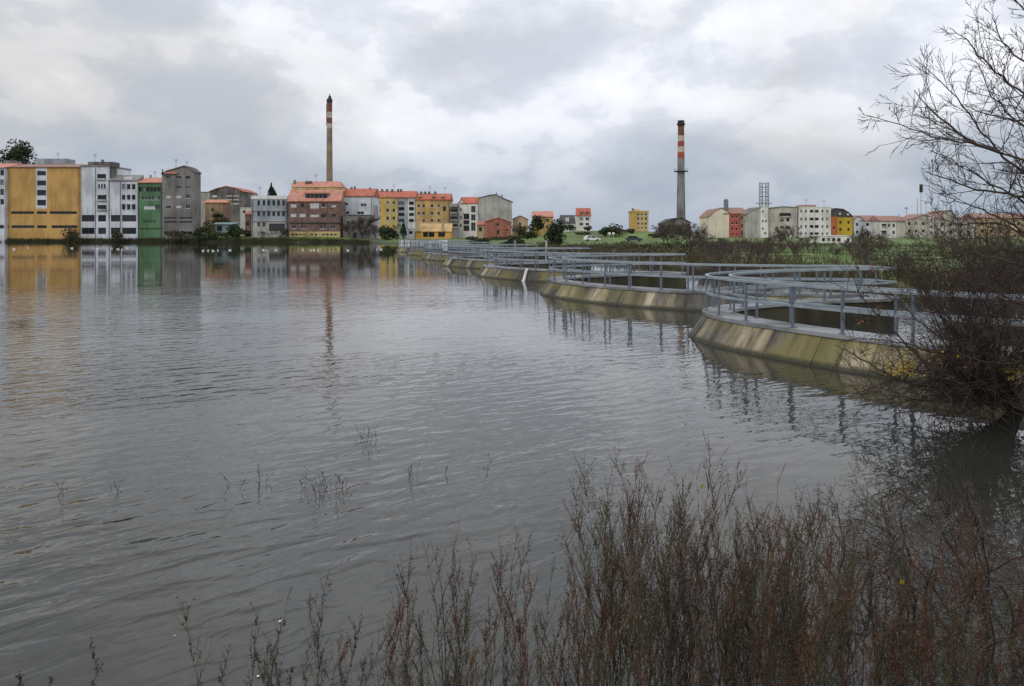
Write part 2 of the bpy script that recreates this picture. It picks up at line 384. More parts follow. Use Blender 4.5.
M_bark = plain('bark_dark', (0.040, 0.034, 0.030), 0.9, 0, 0.4, 6)
M_twig = plain('twig_reddish', (0.062, 0.043, 0.034), 0.85, 0, 0.4, 4)
M_twigfar = plain('twig_far_brown', (0.085, 0.062, 0.052), 0.9, 0, 0.35, 0.6)
M_stemr = plain('weed_stem_russet', (0.098, 0.046, 0.027), 0.9, 0, 0.4, 5)
M_stemo = plain('weed_stem_olive', (0.066, 0.058, 0.026), 0.9, 0, 0.4, 5)
M_stemd = plain('weed_stem_dark', (0.042, 0.032, 0.025), 0.9, 0, 0.4, 5)
M_stemp = plain('weed_stem_pale', (0.11, 0.09, 0.07), 0.9, 0, 0.4, 5)
M_leafy = leafmat('leaf_yellow', (0.42, 0.30, 0.03), 0.35)
M_leafo = leafmat('leaf_rust', (0.20, 0.085, 0.03), 0.5)
M_green = leafmat('leaf_dark_green', (0.035, 0.052, 0.022), 0.55)
M_green2 = leafmat('leaf_mid_green', (0.06, 0.085, 0.03), 0.5)
M_olive = leafmat('leaf_olive_brown', (0.075, 0.07, 0.035), 0.5)

# ------------------------------------------------------------------ lake, ground
lake_poly = np.array([(-420, -30), (-40, 2.0), (-10, 4.1), (0, 4.2), (2.5, 4.5), (4.2, 5.2), (5.8, 6.8), (7.6, 9.2), (9.4, 12.4), (11.5, 14.2), (16, 13.4), (17.6, 11.8),
    (18.6, 13.5), (19.2, 18), (20, 26), (20.5, 36), (19.5, 52), (17, 68), (12.5, 84), (8, 100), (3, 117), (-3, 133), (-12, 148), (-22, 176), (-31, 205), (-44, 222), (-62, 231), (-110, 234.0), (-420, 236)])
def sdist(px, py):
    """signed distance to the lake outline: + on land, - in water"""
    p = np.stack([px, py], -1); best = np.full(px.shape, 1e9); inside = np.zeros(px.shape, bool)
    n = len(lake_poly)
    for i in range(n):
        a = lake_poly[i]; b = lake_poly[(i+1) % n]; e = b-a
        w = p-a; tt = np.clip((w@e)/(e@e), 0, 1)
        dd = np.hypot(*(np.moveaxis(w-tt[..., None]*e, -1, 0))); best = np.minimum(best, dd)
        c = ((a[1] > p[..., 1]) != (b[1] > p[..., 1])) & (p[..., 0] < (b[0]-a[0])*(p[..., 1]-a[1])/(b[1]-a[1]+1e-12)+a[0])
        inside ^= c
    return np.where(inside, -best, best)
def sstep(a, b, x):
    t = np.clip((x-a)/(b-a), 0, 1); return t*t*(3-2*t)
def ground_z(x, y):
    x = np.asarray(x, float); y = np.asarray(y, float)
    s = sdist(x, y)
    near = np.minimum(0.36*np.maximum(s, 0), 1.55)
    field = 0.62*sstep(0, 3, s)+0.08*sstep(3, 60, s)
    field = field+2.7*sstep(200, 285, y)*sstep(2, 26, x)*(1-sstep(45, 70, x))*sstep(0, 20, s)
    town = (1.7-0.95*sstep(-62, -34, x))*sstep(0, 4.5, s)+0.4*sstep(20, 80, s)*(1-sstep(-62, -34, x))
    wt = sstep(140, 175, y)*(1-sstep(-40, 5, x))
    wn_ = (1-sstep(9, 22, y))
    z = near*wn_+(1-wn_)*(field*(1-wt)+town*wt)
    z = z+0.10*np.sin(x*0.31+1)*np.sin(y*0.27)*sstep(6, 14, s)
    return np.where(s > 0, z, -np.minimum(-s*0.35, 1.6))
def gz(x, y): return float(ground_z(np.array([x]), np.array([y]))[0])

xs = np.concatenate([np.array([-4500, -2500, -1400, -900, -650]), np.arange(-500, -60, 10), np.arange(-60, -12, 3), np.arange(-12, 32, 0.6), np.arange(32, 80, 3), np.arange(80, 420, 12), np.array([450, 600, 900, 1500, 2600, 4500])]).astype(float)
ys = np.concatenate([np.array([-600, -200, -80, -40, -20, -10]), np.arange(-6, 18, 0.5), np.arange(18, 60, 1.5), np.arange(60, 200, 3), np.arange(200, 320, 2.5), np.arange(320, 520, 12), np.array([560, 700, 1000, 1600, 2800, 5000, 9000])]).astype(float)
gx, gy = np.meshgrid(xs, ys); gzz = ground_z(gx, gy)
V = np.stack([gx, gy, gzz], -1).reshape(-1, 3); nx, ny = len(xs), len(ys)
ii = (np.arange(ny-1)[:, None]*nx+np.arange(nx-1)[None]).ravel()
fc = np.stack([ii, ii+1, ii+nx+1, ii+nx], 1)
g = mesh('ground', V, fc, M_ground, smooth=True); tag(g, 'grassy banks and fields around the lake', kind='structure')
w = MB().quad((-430, -40, 0), (40, -40, 0), (40, 250, 0), (-430, 250, 0)).build('water', M_water); tag(w, 'rippled grey water of the flooded lake', kind='structure')

# ------------------------------------------------------------------ weir: a row of arches bulging into the lake
PITCH = np.array([-4.0, 17.0]); UA = PITCH/np.linalg.norm(PITCH); NA = np.array([-UA[1], UA[0]])
C1 = np.array([15.2, 21.2])
LOBE = [(-8.73, 0.0), (-7.5, 2.9), (-5.2, 5.9), (-2.4, 7.75), (0.4, 8.75), (3.0, 9.2), (5.1, 8.85), (6.7, 7.5), (7.9, 5.0), (8.5, 2.4)]
NL = 7
ctrl = []
for k in range(NL):
    c = C1+PITCH*k
    for (u, n) in LOBE: ctrl.append(c+UA*u+NA*n)
ctrl.append(C1+PITCH*NL+UA*LOBE[0][0])
ctrl = np.array(ctrl)
def catmull(Pt, per=14):
    out = []; own = []
    Q = np.vstack([2*Pt[0]-Pt[1], Pt, 2*Pt[-1]-Pt[-2]])
    for i in range(1, len(Q)-2):
        p0, p1, p2, p3 = Q[i-1], Q[i], Q[i+1], Q[i+2]
        for t in np.linspace(0, 1, per, endpoint=False):
            out.append(0.5*((2*p1)+(-p0+p2)*t+(2*p0-5*p1+4*p2-p3)*t*t+(-p0+3*p1-3*p2+p3)*t**3)); own.append((i-1)//len(LOBE))
    out.append(Pt[-1]); own.append(NL-1)
    return np.array(out), np.array(own)
raw, own = catmull(ctrl)
seg = np.hypot(*np.diff(raw, axis=0).T); arc = np.concatenate([[0], np.cumsum(seg)])
DS = 0.25
S = np.arange(0, arc[-1], DS)
CV = np.stack([np.interp(S, arc, raw[:, 0]), np.interp(S, arc, raw[:, 1])], 1)
OWN = own[np.clip(np.searchsorted(arc, S), 0, len(own)-1)]
TG = np.gradient(CV, axis=0)
for _ in range(3): TG[1:-1] = (TG[:-2]+TG[1:-1]+TG[2:])/3
TG /= np.linalg.norm(TG, axis=1)[:, None]
NR = np.stack([TG[:, 1], -TG[:, 0]], 1)                 # away from the lake
if (NR[len(NR)//14]@(-NA)) < 0: NR = -NR
def off(o, sl=slice(None)): return CV[sl]+NR[sl]*o
DZ = 0.76
BAT = 0.50
def v3(a, z): return np.column_stack([a, np.full(len(a), z)])
base0 = np.array([*CV[len(CV)//(2*NL)], 0.0])
weir = thing('weir', 'long scalloped concrete weir with sloping stained wall and footbridge deck curving through the lake', 'weir', base0)
def loft(rows):
    """rows: list of (N,3) rings along the run -> closed skin"""
    n = len(rows[0]); k = len(rows); V = np.stack(rows, 1).reshape(-1, 3); f = []
    for i in range(n-1):
        for j in range(k):
            a = i*k+j; b = i*k+(j+1) % k
            f.append((a, b, b+k, a+k))
    f.append(tuple(range(k-1, -1, -1))); f.append(tuple(range((n-1)*k, n*k)))
    return V, f
def setuv(o, prof_n, s, zs):
    me = o.data; uvl = me.uv_layers.new(name='run')
    vi = np.zeros(len(me.loops), dtype=np.int32); me.loops.foreach_get('vertex_index', vi)
    uvl.data.foreach_set('uv', np.stack([s[vi//prof_n], zs[vi % prof_n]], 1).astype(np.float32).ravel())
i = 0; rr = random.Random(5)
step = DS
while i < len(S)-3:
    L_ = int(rr.uniform(0.5, 1.9)/DS)
    j = min(i+max(L_, 3), len(S)-1)
    if len(S)-1-j < 3: j = len(S)-1
    sl = slice(i, j+1)
    a = np.array(CV[sl]); 
    # shrink 6 mm at both ends so the joints between pours read
    def ring(o, z):
        q = off(o, sl).copy(); q[0] += TG[i]*0.006; q[-1] -= TG[j]*0.006; return v3(q, z)
    pr_ = rr.uniform(-0.012, 0.012)
    rows = [ring(-0.62+pr_, -0.9), ring(BAT+pr_, DZ-0.10), ring(1.34, DZ-0.10), ring(1.34, -0.9)]
    V_, f_ = loft(rows)
    o = mesh('wall_panel', V_, f_, [M_wall, M_inner], weir, base0)
    for pi_ in range(2, len(f_)-2, 4): o.data.polygons[pi_].material_index = 1
    setuv(o, 4, S[sl], np.array([-0.9, DZ, DZ, -0.9]))
    i = j
for k in range(NL):
    idx = np.where(OWN == k)[0]; a_, b_ = idx[0], min(idx[-1]+1, len(S)-1); sl = slice(a_, b_+1)
    V_, f_ = loft([v3(off(BAT-0.05, sl), DZ-0.10), v3(off(BAT-0.05, sl), DZ), v3(off(1.40, sl), DZ), v3(off(1.40, sl), DZ-0.10)])
    mesh('deck', V_, f_, M_deck, weir, base0)
# railings
def sweep(name, o, z, wdt, hgt, mat, parent, sl):
    V_, f_ = loft([v3(off(o-wdt/2, sl), z-hgt/2), v3(off(o-wdt/2, sl), z+hgt/2), v3(off(o+wdt/2, sl), z+hgt/2), v3(off(o+wdt/2, sl), z-hgt/2)])
    return mesh(name, V_, f_, mat, parent, base0)
pm = MB(); pm.box(-0.028, 0.028, -0.025, 0.025, 0, 1.04); pm.box(-0.075, 0.075, -0.065, 0.065, 0, 0.02)
post_me = None
for o_, nm, lab in ((0.58, 'railing', 'blue grey steel railing along the lake edge of the curving weir deck'), (1.28, 'railing', 'blue grey steel railing along the inner edge of the weir deck, away from the lake')):
    rt = thing(nm, lab, 'railing', base0, 'railings of the weir deck')
    for k in range(NL):
        idx = np.where(OWN == k)[0]; sl = slice(idx[0], min(idx[-1]+1, len(S)-1)+1)
        sweep('top_rail', o_, DZ+1.08, 0.085, 0.065, M_rail, rt, sl)
        sweep('middle_rail', o_, DZ+0.56, 0.045, 0.065, M_rail, rt, sl)
    s_ = 0.5 if o_ < 1 else 1.1
    pts = off(o_)
    while s_ < S[-1]:
        q = int(s_/DS); p_ = pts[q]
        if post_me is None:
            po = pm.build('post', M_post, rt); post_me = po.data
        else:
            po = bpy.data.objects.new('post', post_me); COL.objects.link(po); po.parent = rt
        po.location = (p_[0]-base0[0], p_[1]-base0[1], DZ-base0[2]+0.001)
        po.rotation_euler = (0, 0, math.atan2(TG[q][1], TG[q][0]))
        s_ += 1.62

# leaning white staff standing in the water in front of the third arch
d_ = 3.2*F/(281-HZ)
st = MB(); a = P(522, 281, d_); a[2] = -0.4; b = P(526.5, 270, d_+0.1)
st.bar(a, b, 0.10, 8, 0.09); st.bar(b, b+np.array([0.10, 0.02, 0.06]), 0.11, 8, 0.04)
st.bar(P(521.5, 281.2, d_)+np.array([0, 0, -.1]), P(525, 279.6, d_), 0.09, 8, 0.12)
o = st.build('marker_post', plain('white_paint', (0.78, 0.78, 0.76), 0.6, 0, 0.08)); tag(o, 'leaning white marker post sticking out of the water by the weir', 'post')
# ------------------------------------------------------------------ buildings
def facade(name, d, x0, x1, y0, y1, holes, mat, parent, base, th=0.32):
    """a wall slab with real openings; all in world metres, facing the lake"""
    xs_ = sorted({x0, x1, *[h[0] for h in holes], *[h[1] for h in holes]}); zs_ = sorted({y0, y1, *[h[2] for h in holes], *[h[3] for h in holes]})
    xs_ = [v for v in xs_ if x0-1e-6 <= v <= x1+1e-6]; zs_ = [v for v in zs_ if y0-1e-6 <= v <= y1+1e-6]
    m = MB()
    for a, b in zip(xs_, xs_[1:]):
        for c, e in zip(zs_, zs_[1:]):
            mx, mz = (a+b)/2, (c+e)/2
            if any(h[0] < mx < h[1] and h[2] < mz < h[3] for h in holes): continue
            m.quad((a, d, c), (b, d, c), (b, d, e), (a, d, e))
    for h in holes:
        a, b, c, e = h
        m.quad((a, d, c), (a, d, e), (a, d+th, e), (a, d+th, c)); m.quad((b, d, c), (b, d+th, c), (b, d+th, e), (b, d, e))
        m.quad((a, d, c), (a, d+th, c), (b, d+th, c), (b, d, c)); m.quad((a, d, e), (b, d, e), (b, d+th, e), (a, d+th, e))
    m.quad((x0, d, y0), (x0, d, y1), (x0, d+th, y1), (x0, d+th, y0)); m.quad((x1, d, y0), (x1, d+th, y0), (x1, d+th, y1), (x1, d, y1))
    m.quad((x0, d, y1), (x1, d, y1), (x1, d+th, y1), (x0, d+th, y1))
    return m.build(name, mat, parent, base)

def window(d, r, style, parent, base):
    a, b, c, e = r; fw = min(0.09, (b-a)*0.12)
    if style == 'dark':                                   # strip of dark glazing without a visible frame
        m = MB().box(a+.004, b-.004, d+0.2, d+0.25, c+.004, c+0.06); n = max(1, int((b-a)/1.6))
        for k in range(n+1):
            xx = a+.03+(b-a-.06)*k/n; m.box(xx-0.025, xx+0.025, d+0.19, d+0.24, c+0.062, e-.004)
        w_ = m.build('window', M_framed, parent, base)
        MB().box(a+.005, b-.005, d+0.255, d+0.29, c+.005, e-.005).build('pane', GLASS, w_, base)
        return
    if style == 'balcony':                                # recess with its shade put into a dark back sheet, plus a parapet
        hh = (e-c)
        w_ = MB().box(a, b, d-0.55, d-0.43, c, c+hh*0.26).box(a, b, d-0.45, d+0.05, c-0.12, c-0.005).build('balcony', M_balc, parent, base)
        MB().box(a+.005, b-.005, d+0.26, d+0.29, c+.005, e-.005).build('recess_shade', M_dark, w_, base)
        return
    if style == 'shut':
        w_ = MB().box(a-.03, b+.03, d+0.1, d+0.16, c, e).build('window', M_shut, parent, base)
        MB().box(a+.1, b-.1, d+0.165, d+0.18, c+.02, c+(e-c)*.3).build('pane', GLASS, w_, base)
        return
    fm = M_frame if style != 'brownframe' else M_framed
    m = MB().box(a+.003, a+fw, d+0.16, d+0.23, c+.003, e-.003).box(b-fw, b-.003, d+0.16, d+0.23, c+.003, e-.003)
    m.box(a+fw, b-fw, d+0.161, d+0.229, e-fw, e-.003).box(a+fw, b-fw, d+0.161, d+0.229, c+.003, c+fw)
    n = max(1, int(round((b-a)/0.9)))
    for k in range(1, n): xx = a+(b-a)*k/n; m.box(xx-0.03, xx+0.03, d+0.162, d+0.228, c+fw, e-fw)
    m.box(a-0.06, b+0.06, d-0.09, d+0.02, c-0.08, c-0.004)
    w_ = m.build('window', fm, parent, base)
    MB().box(a+.006, b-.006, d+0.235, d+0.26, c+.006, e-.006).build('pane', GLASS, w_, base)

M_balc = plaster('balcony_front', (0.50, 0.50, 0.50), 0.8, 0.2)
def building(name, label, cat, d, sections, depth, group=None, roofs=(), zb=None, body=None, holes=(), extras=()):
    """sections: (x0,x1,ytop,ybottom,material) in picture pixels at distance d; holes: (x0,x1,y0,y1,style)"""
    gx0 = X(min(s[0] for s in sections), d); gx1 = X(max(s[1] for s in sections), d)
    if zb is None: zb = min(gz(gx0, d), gz(gx1, d), gz(gx0, d+depth), gz(gx1, d+depth))-0.4
    base = np.array([(gx0+gx1)/2, d+depth/2, zb])
    root = thing(name, label, cat, base, group)
    hw = [(X(h[0], d), X(h[1], d), Z(h[3], d), Z(h[2], d), h[4] if len(h) > 4 else 'win') for h in holes]
    for (a, b, t, bt, m) in sections:
        x0, x1 = X(a, d), X(b, d); z1 = Z(t, d); z0 = zb if bt is None else Z(bt, d)
        hs = [h[:4] for h in hw if h[0] >= x0-1e-3 and h[1] <= x1+1e-3 and h[2] >= z0-1e-3 and h[3] <= z1+1e-3]
        facade('wall', d, x0, x1, z0, z1, hs, m, root, base)
    # what lies behind the front, per distinct top height
    done = set()
    for (a, b, t, bt, m) in sections:
        key = (a, b)
        if key in done: continue
        tops = [s[2] for s in sections if s[0] <= a+.01 and s[1] >= b-.01]
        done.add(key)
        if any((q[0] <= a and q[1] >= b and (q[0], q[1]) != key) for q in done): continue
        MB().box(X(a, d)+.001, X(b, d)-.001, d+0.32, d+depth, zb, Z(min(tops), d)-.002).build('side_wall', body or m, root, base)
    for h in hw: window(d, h[:4], h[4], root, base)
    for r in roofs:
        k = r[0]
        if k == 'ridge':      # ridge runs along the front
            _, a, b, ye, yr, m = r[:6]; x0, x1 = X(a, d)-0.15, X(b, d)+0.15; ze = Z(ye, d); zr = Z(yr, d+depth/2)
            q = MB().prism([(0, 0)], 0, 0) if False else MB()
            i = 0
            yA, yM, yB = d-0.4, d+depth/2, d+depth+0.4
            q.v = [(x0, yA, ze+.01), (x1, yA, ze+.01), (x1, yM, zr), (x0, yM, zr), (x0, yB, ze+.01), (x1, yB, ze+.01), (x0, yA, ze-.22), (x1, yA, ze-.22), (x0, yB, ze-.22), (x1, yB, ze-.22), (x0, d+.1, ze-.22), (x1, d+.1, ze-.22)]
            q.f = [(0, 1, 2, 3), (3, 2, 5, 4), (0, 6, 7, 1), (4, 5, 9, 8), (6, 8, 9, 7), (0, 3, 4, 8, 6), (1, 7, 9, 5, 2)]
            q.build('roof', m, root, base)
        elif k == 'gable':    # gable end towards the lake; polyline of the roof edge left to right
            _, pts, yb, mw, m = r
            w_ = [(X(p, d), Z(y, d)) for p, y in pts]; zl = Z(yb, d)
            MB().prism([(w_[0][0]+.002, zl), (w_[-1][0]-.002, zl)]+w_[::-1], d+0.001, d+depth).build('gable_wall', mw, root, base)
            up = [(x+(-.25 if j == 0 else .25 if j == len(w_)-1 else 0), z+0.26) for j, (x, z) in enumerate(w_)]
            lo = [(x+(-.25 if j == 0 else .25 if j == len(w_)-1 else 0), z+0.01) for j, (x, z) in enumerate(w_)]
            MB().prism(lo+up[::-1], d-0.3, d+depth+.3).build('roof', m, root, base)
        elif k == 'slope':    # lean-to face from the eave back and up
            _, a, b, ye, yt, run, m = r; x0, x1 = X(a, d), X(b, d); ze, zt = Z(ye, d), Z(yt, d+run)
            q = MB(); q.v = [(x0, d-.35, ze), (x1, d-.35, ze), (x1, d+run, zt), (x0, d+run, zt), (x0, d+run, ze-.2), (x1, d+run, ze-.2), (x0, d-.35, ze-.2), (x1, d-.35, ze-.2)]
            q.f = [(0, 1, 2, 3), (3, 2, 5, 4), (0, 6, 7, 1), (6, 4, 5, 7), (0, 3, 4, 6), (1, 7, 5, 2)]
            q.build('roof', m, root, base)
        elif k == 'flat':
            _, a, b, y, m, hgt = r; x0, x1 = X(a, d), X(b, d); z = Z(y, d)
            MB().box(x0-.12, x1+.12, d-.12, d+depth+.12, z+.002, z+hgt).build('roof', m, root, base)
        elif k == 'box':      # (name, x0,x1,ytop,ybottom, set back, depth, material)
            _, nm, a, b, y0, y1, sb, dp, m = r; dd = d+sb
            MB().box(X(a, dd), X(b, dd), dd, dd+dp, Z(y1, dd), Z(y0, dd)).build(nm, m, root, base)
    return root

def grid(xr, yr, style='win'): return [(a, b, c, e, style) for (a, b) in xr for (c, e) in yr]

M_ochre = plaster('render_ochre', (0.60, 0.36, 0.125), 0.85, 0.12)
M_white = plaster('render_white', (0.66, 0.69, 0.74), 0.85, 0.13)
M_whitew = plaster('render_warm_white', (0.76, 0.74, 0.70), 0.85, 0.12)
M_greyw = plaster('render_grey', (0.25, 0.24, 0.23), 0.9, 0.18)
M_greyl = plaster('render_light_grey', (0.46, 0.45, 0.42), 0.9, 0.15)
M_grn = plaster('render_green', (0.11, 0.225, 0.115), 0.85, 0.14)
M_blueg = plaster('render_blue_grey', (0.34, 0.38, 0.42), 0.85, 0.15)
M_yel = plaster('render_yellow', (0.60, 0.46, 0.19), 0.85, 0.12)
M_org = plaster('render_orange', (0.58, 0.39, 0.18), 0.85, 0.14)
M_orgw = plaster('render_bright_orange', (0.70, 0.40, 0.10), 0.8, 0.1)
M_tan = plaster('render_tan', (0.55, 0.42, 0.27), 0.85, 0.14)
M_cream = plaster('render_cream', (0.78, 0.70, 0.55), 0.85, 0.08)
M_red = plaster('render_red', (0.48, 0.11, 0.08), 0.85, 0.14)
M_buff = plaster('render_buff', (0.52, 0.48, 0.42), 0.85, 0.14)
M_mauve = plaster('render_mauve', (0.46, 0.40, 0.50), 0.85, 0.15)
M_pale = plaster('base_pale_yellow', (0.58, 0.48, 0.22), 0.85, 0.2)
M_stonew = plaster('wall_old_grey', (0.20, 0.19, 0.18), 0.95, 0.3)

D0 = 236.0
def pipes(root, d, lst):
    """rainwater pipes and roof aerials: (px, ytop, ybottom)"""
    b_ = np.array(root.location)
    for (px, y0, y1) in lst: MB().bar((X(px, d), d-.12, Z(y1, d)), (X(px, d), d-.12, Z(y0, d)), .07, 6).build('downpipe', M_framed, root, b_)
def aerial(root, d, lst):
    b_ = np.array(root.location)
    for (px, y0, y1) in lst:
        m = MB(); x, z0, z1 = X(px, d), Z(y1, d), Z(y0, d); m.bar((x, d, z0), (x, d, z1), .05, 5)
        for k in range(3): m.bar((x-.7+.12*k, d, z1-.15-.3*k), (x+.7-.12*k, d, z1-.15-.3*k), .03, 4)
        m.build('aerial', M_framed, root, b_)
# 1 white block cut by the left edge
building('apartment_block', 'white apartment block cut off by the photo edge beside the ochre building', 'building', D0-1.5, [(-40, 4.5, 168, None, M_white)], 16,
    roofs=[('ridge', -40, 4.5, 167.5, 163.5, M_tile)], holes=grid([(-8, -2), (0.2, 3.9)], [(170, 175.5), (179.5, 185), (189, 195), (199, 204.5)], 'dark')+[(-12, 4, 225, 228.5, 'dark')])
# 2 ochre building
r2 = building('apartment_block', 'wide ochre building with a white window strip and dark slot windows on the lake shore', 'building', D0,
    [(4.6, 36, 167, None, M_ochre), (36, 47, 167, 208.5, M_white), (36, 47, 208.5, None, M_ochre), (47, 80, 167, None, M_ochre)], 15,
    roofs=[('ridge', 4.6, 80, 166.8, 164.2, M_tilem), ('box', 'penthouse', 35, 66.5, 158.6, 164.5, 8, 5, M_blueg), ('box', 'penthouse', 3, 14, 160.5, 165, 8.2, 4, M_greyw)],
    holes=grid([(37, 46)], [(171, 175.5), (180.5, 185.5), (190, 195.5), (199.8, 205.5)], 'dark')+[(11, 34, 211.3, 214, 'dark'), (36.8, 47-.2, 211.3, 214, 'dark'), (49.5, 77, 211.3, 214, 'dark'), (6.5, 8.8, 225.3, 228.2, 'dark'), (11.5, 34.5, 225.3, 228.2, 'dark'), (37, 46.8, 225.3, 228.2, 'dark'), (51.5, 77.5, 225.3, 228.2, 'dark')])
# 3 tall white block
tri = lambda a, b, n, g=0.7: [(a+(b-a)*k/n+g/2, a+(b-a)*(k+1)/n-g/2) for k in range(n)]
building('apartment_block', 'tall white block with a grey penthouse between the ochre and the stepped white buildings', 'building', D0+.4, [(80.2, 108.4, 167, None, M_white)], 14,
    roofs=[('flat', 80.2, 108.4, 167, M_greyw, 0.5), ('box', 'penthouse', 88, 113, 161.8, 166.9, 1.2, 4, M_stonew), ('box', 'penthouse_side', 108.6, 112, 167, 178, 1.0, 3, M_stonew), ('box', 'chimney', 101, 102.5, 159.5, 161.9, 4, 1, M_greyw)],
    holes=[(97, 106, 174, 180, 'balcony')]+grid(tri(97.5, 106, 3), [(184, 189)])+[(97.3, 106.5, 195, 201, 'balcony'), (97.3, 106.5, 205, 210.5, 'balcony')]+grid([(81.6, 94.6), (98, 106)], [(215, 221.5), (227.7, 234)], 'dark'))
# 4 stepped white block
building('apartment_block', 'lower white block with rows of paired windows left of the green building', 'building', D0+.2, [(108.6, 137.6, 180.5, None, M_white)], 14,
    roofs=[('slope', 108.6, 137.6, 180.3, 175, 4, M_greyw), ('box', 'roof_window', 124, 132, 176.5, 179.6, .3, 2, M_frame)],
    holes=grid(tri(121, 136, 3, 1.0), [(184, 189.7), (194.8, 200), (204, 210)])+grid([(110.8, 120), (122, 136.2)], [(215, 221.5), (227.7, 234)], 'dark'))
# 5 green
building('house', 'narrow green building with a terracotta roof on the lake shore', 'building', D0, [(138, 161.8, 182.5, None, M_grn)], 13,
    roofs=[('ridge', 138, 161.8, 182.3, 177.5, M_tile), ('box', 'chimney', 149.5, 150.6, 174.8, 178.5, 6, .7, M_greyw)],
    holes=grid(tri(138.4, 161, 6, .5), [(187, 191.6)], 'dark')+grid(tri(141, 160.5, 6, .9), [(196.2, 200)])+[(143.6, 155, 206, 209.5, 'shut'), (155.6, 160, 205, 208.5, 'dark')]+grid(tri(143, 155.5, 5, 1.2), [(220, 222.6)], 'dark')+grid(tri(139.5, 161, 8, .9), [(228, 229.6)], 'dark'))  # small dark slots low on the front stand in for illegible lettering
# 6 grey gable
building('apartment_block', 'tall bare grey gabled block right of the green building', 'building', D0-.3, [(162, 193.5, 174, None, M_greyw)], 5.5,
    roofs=[('gable', [(162, 174), (167, 171.2), (184.5, 166.2), (189, 168), (193.5, 172.6)], 174.1, M_greyw, M_fibre), ('box', 'tiled_edge', 164, 177, 171.8, 173.8, -.6, .5, M_tile), ('box', 'mast', 161.9, 162.5, 169, 176, -.7, .3, M_dark)],
    holes=[(166.5, 170, 176, 178.2, 'dark'), (176, 181.3, 176.3, 178, 'dark'), (185.4, 190, 176, 178.5, 'dark'), (176, 181.5, 186.3, 188, 'dark'), (185.4, 190.5, 186.3, 188, 'dark'), (166, 171, 195.5, 198, 'shut'), (176, 181.3, 195.5, 198, 'shut'), (185.5, 190, 194.6, 198.5), (166, 171, 206, 208, 'dark'), (176, 181.3, 205.5, 208, 'shut'), (185.5, 190, 204.5, 208.6)]
        +[(164.5, 177, 217.2, 218.6, 'dark'), (179.5, 192, 217.2, 218.6, 'dark'), (164.5, 177, 221.2, 222.8, 'dark'), (179.5, 192, 221.2, 222.8, 'dark'), (164.5, 192.6, 231.4, 234.3, 'dark')])
# 7 buildings in the gap, farther back
building('apartment_block', 'brown hip-roofed block standing back above the shore gap', 'building', 300, [(209.5, 243, 192, None, M_stonew)], 16,
    roofs=[('gable', [(209.5, 192), (216, 189), (226, 186.5), (236, 188.5), (243, 192)], 192.1, M_stonew, M_tilered)],
    holes=grid([(226, 232), (233, 239)], [(195.2, 196.4), (199, 200.2), (203, 204.4)], 'shut')+[(212, 217, 195, 197.5, 'shut')])
building('house', 'small orange-brown house with a red tile roof below the brown hip-roofed block', 'house', 275, [(205, 222.5, 202.5, None, plaster('render_dull_orange', (.36, .25, .16), .9, .2)), (222.5, 227, 202.5, None, M_brick)], 4,
    roofs=[('ridge', 205, 227, 202.4, 199.5, M_tile)], holes=[(211.5, 213.5, 208, 211.5, 'dark')])
building('house', 'pale grey house peeking out behind the tall grey gabled block', 'house', 310, [(196, 210, 192.5, None, M_greyl)], 9, roofs=[('flat', 196, 210, 192.5, M_greyw, .3)])
building('shed', 'low blue-green metal shed in the gap on the shore', 'shed', 246, [(212, 233, 224, None, M_blueg)], 6, roofs=[('slope', 211, 234, 224, 222.4, 5, plain('tin_teal', (0.16, 0.26, 0.25), .6))], holes=[(217, 222, 226, 231, 'dark')])
building('house', 'low white house behind a wall left of the blue grey office', 'house', 268, [(240, 252, 208, None, M_whitew)], 8, roofs=[('flat', 240, 252, 208, M_whitew, .2)], holes=[(243, 245.5, 210.5, 213, 'dark')])
building('shed', 'narrow dark red shed beside the blue grey office', 'shed', 240, [(245, 250.6, 214, None, M_brick)], 5, roofs=[('slope', 244.6, 251, 214, 211, 4, M_tilered)], holes=[(246.5, 249, 221, 226, 'dark')])
# 8 blue-grey office
wx = [(c-1.3, c+1.3) for c in (258.7, 263.9, 268.7, 273.7, 278.5, 283.5)]
building('office_building', 'flat-roofed blue grey office with two rows of narrow dark windows', 'building', D0+.5, [(251.4, 287, 199, 221.2, M_blueg), (251.4, 287, 221.2, None, M_greyl)], 13, body=M_blueg,
    roofs=[('flat', 251.4, 287, 199, M_whitew, 1.0), ('box', 'roof_plant', 252.5, 256, 193.5, 195.6, 2, 2, M_greyw), ('box', 'ledge', 251.2, 287.2, 210, 210.7, -.3, .35, M_greyl), ('box', 'ledge', 251.2, 287.2, 220.7, 221.3, -.3, .35, M_greyl)],
    holes=[(a, b, 200.3, 205.6, 'dark') for a, b in wx]+[(a, b, 211.6, 216.2, 'dark') for a, b in wx]+[(a, b, 222.3, 226.5, 'dark') for a, b in wx[:2]]+[(269, 285, 223.5, 231, 'dark')])
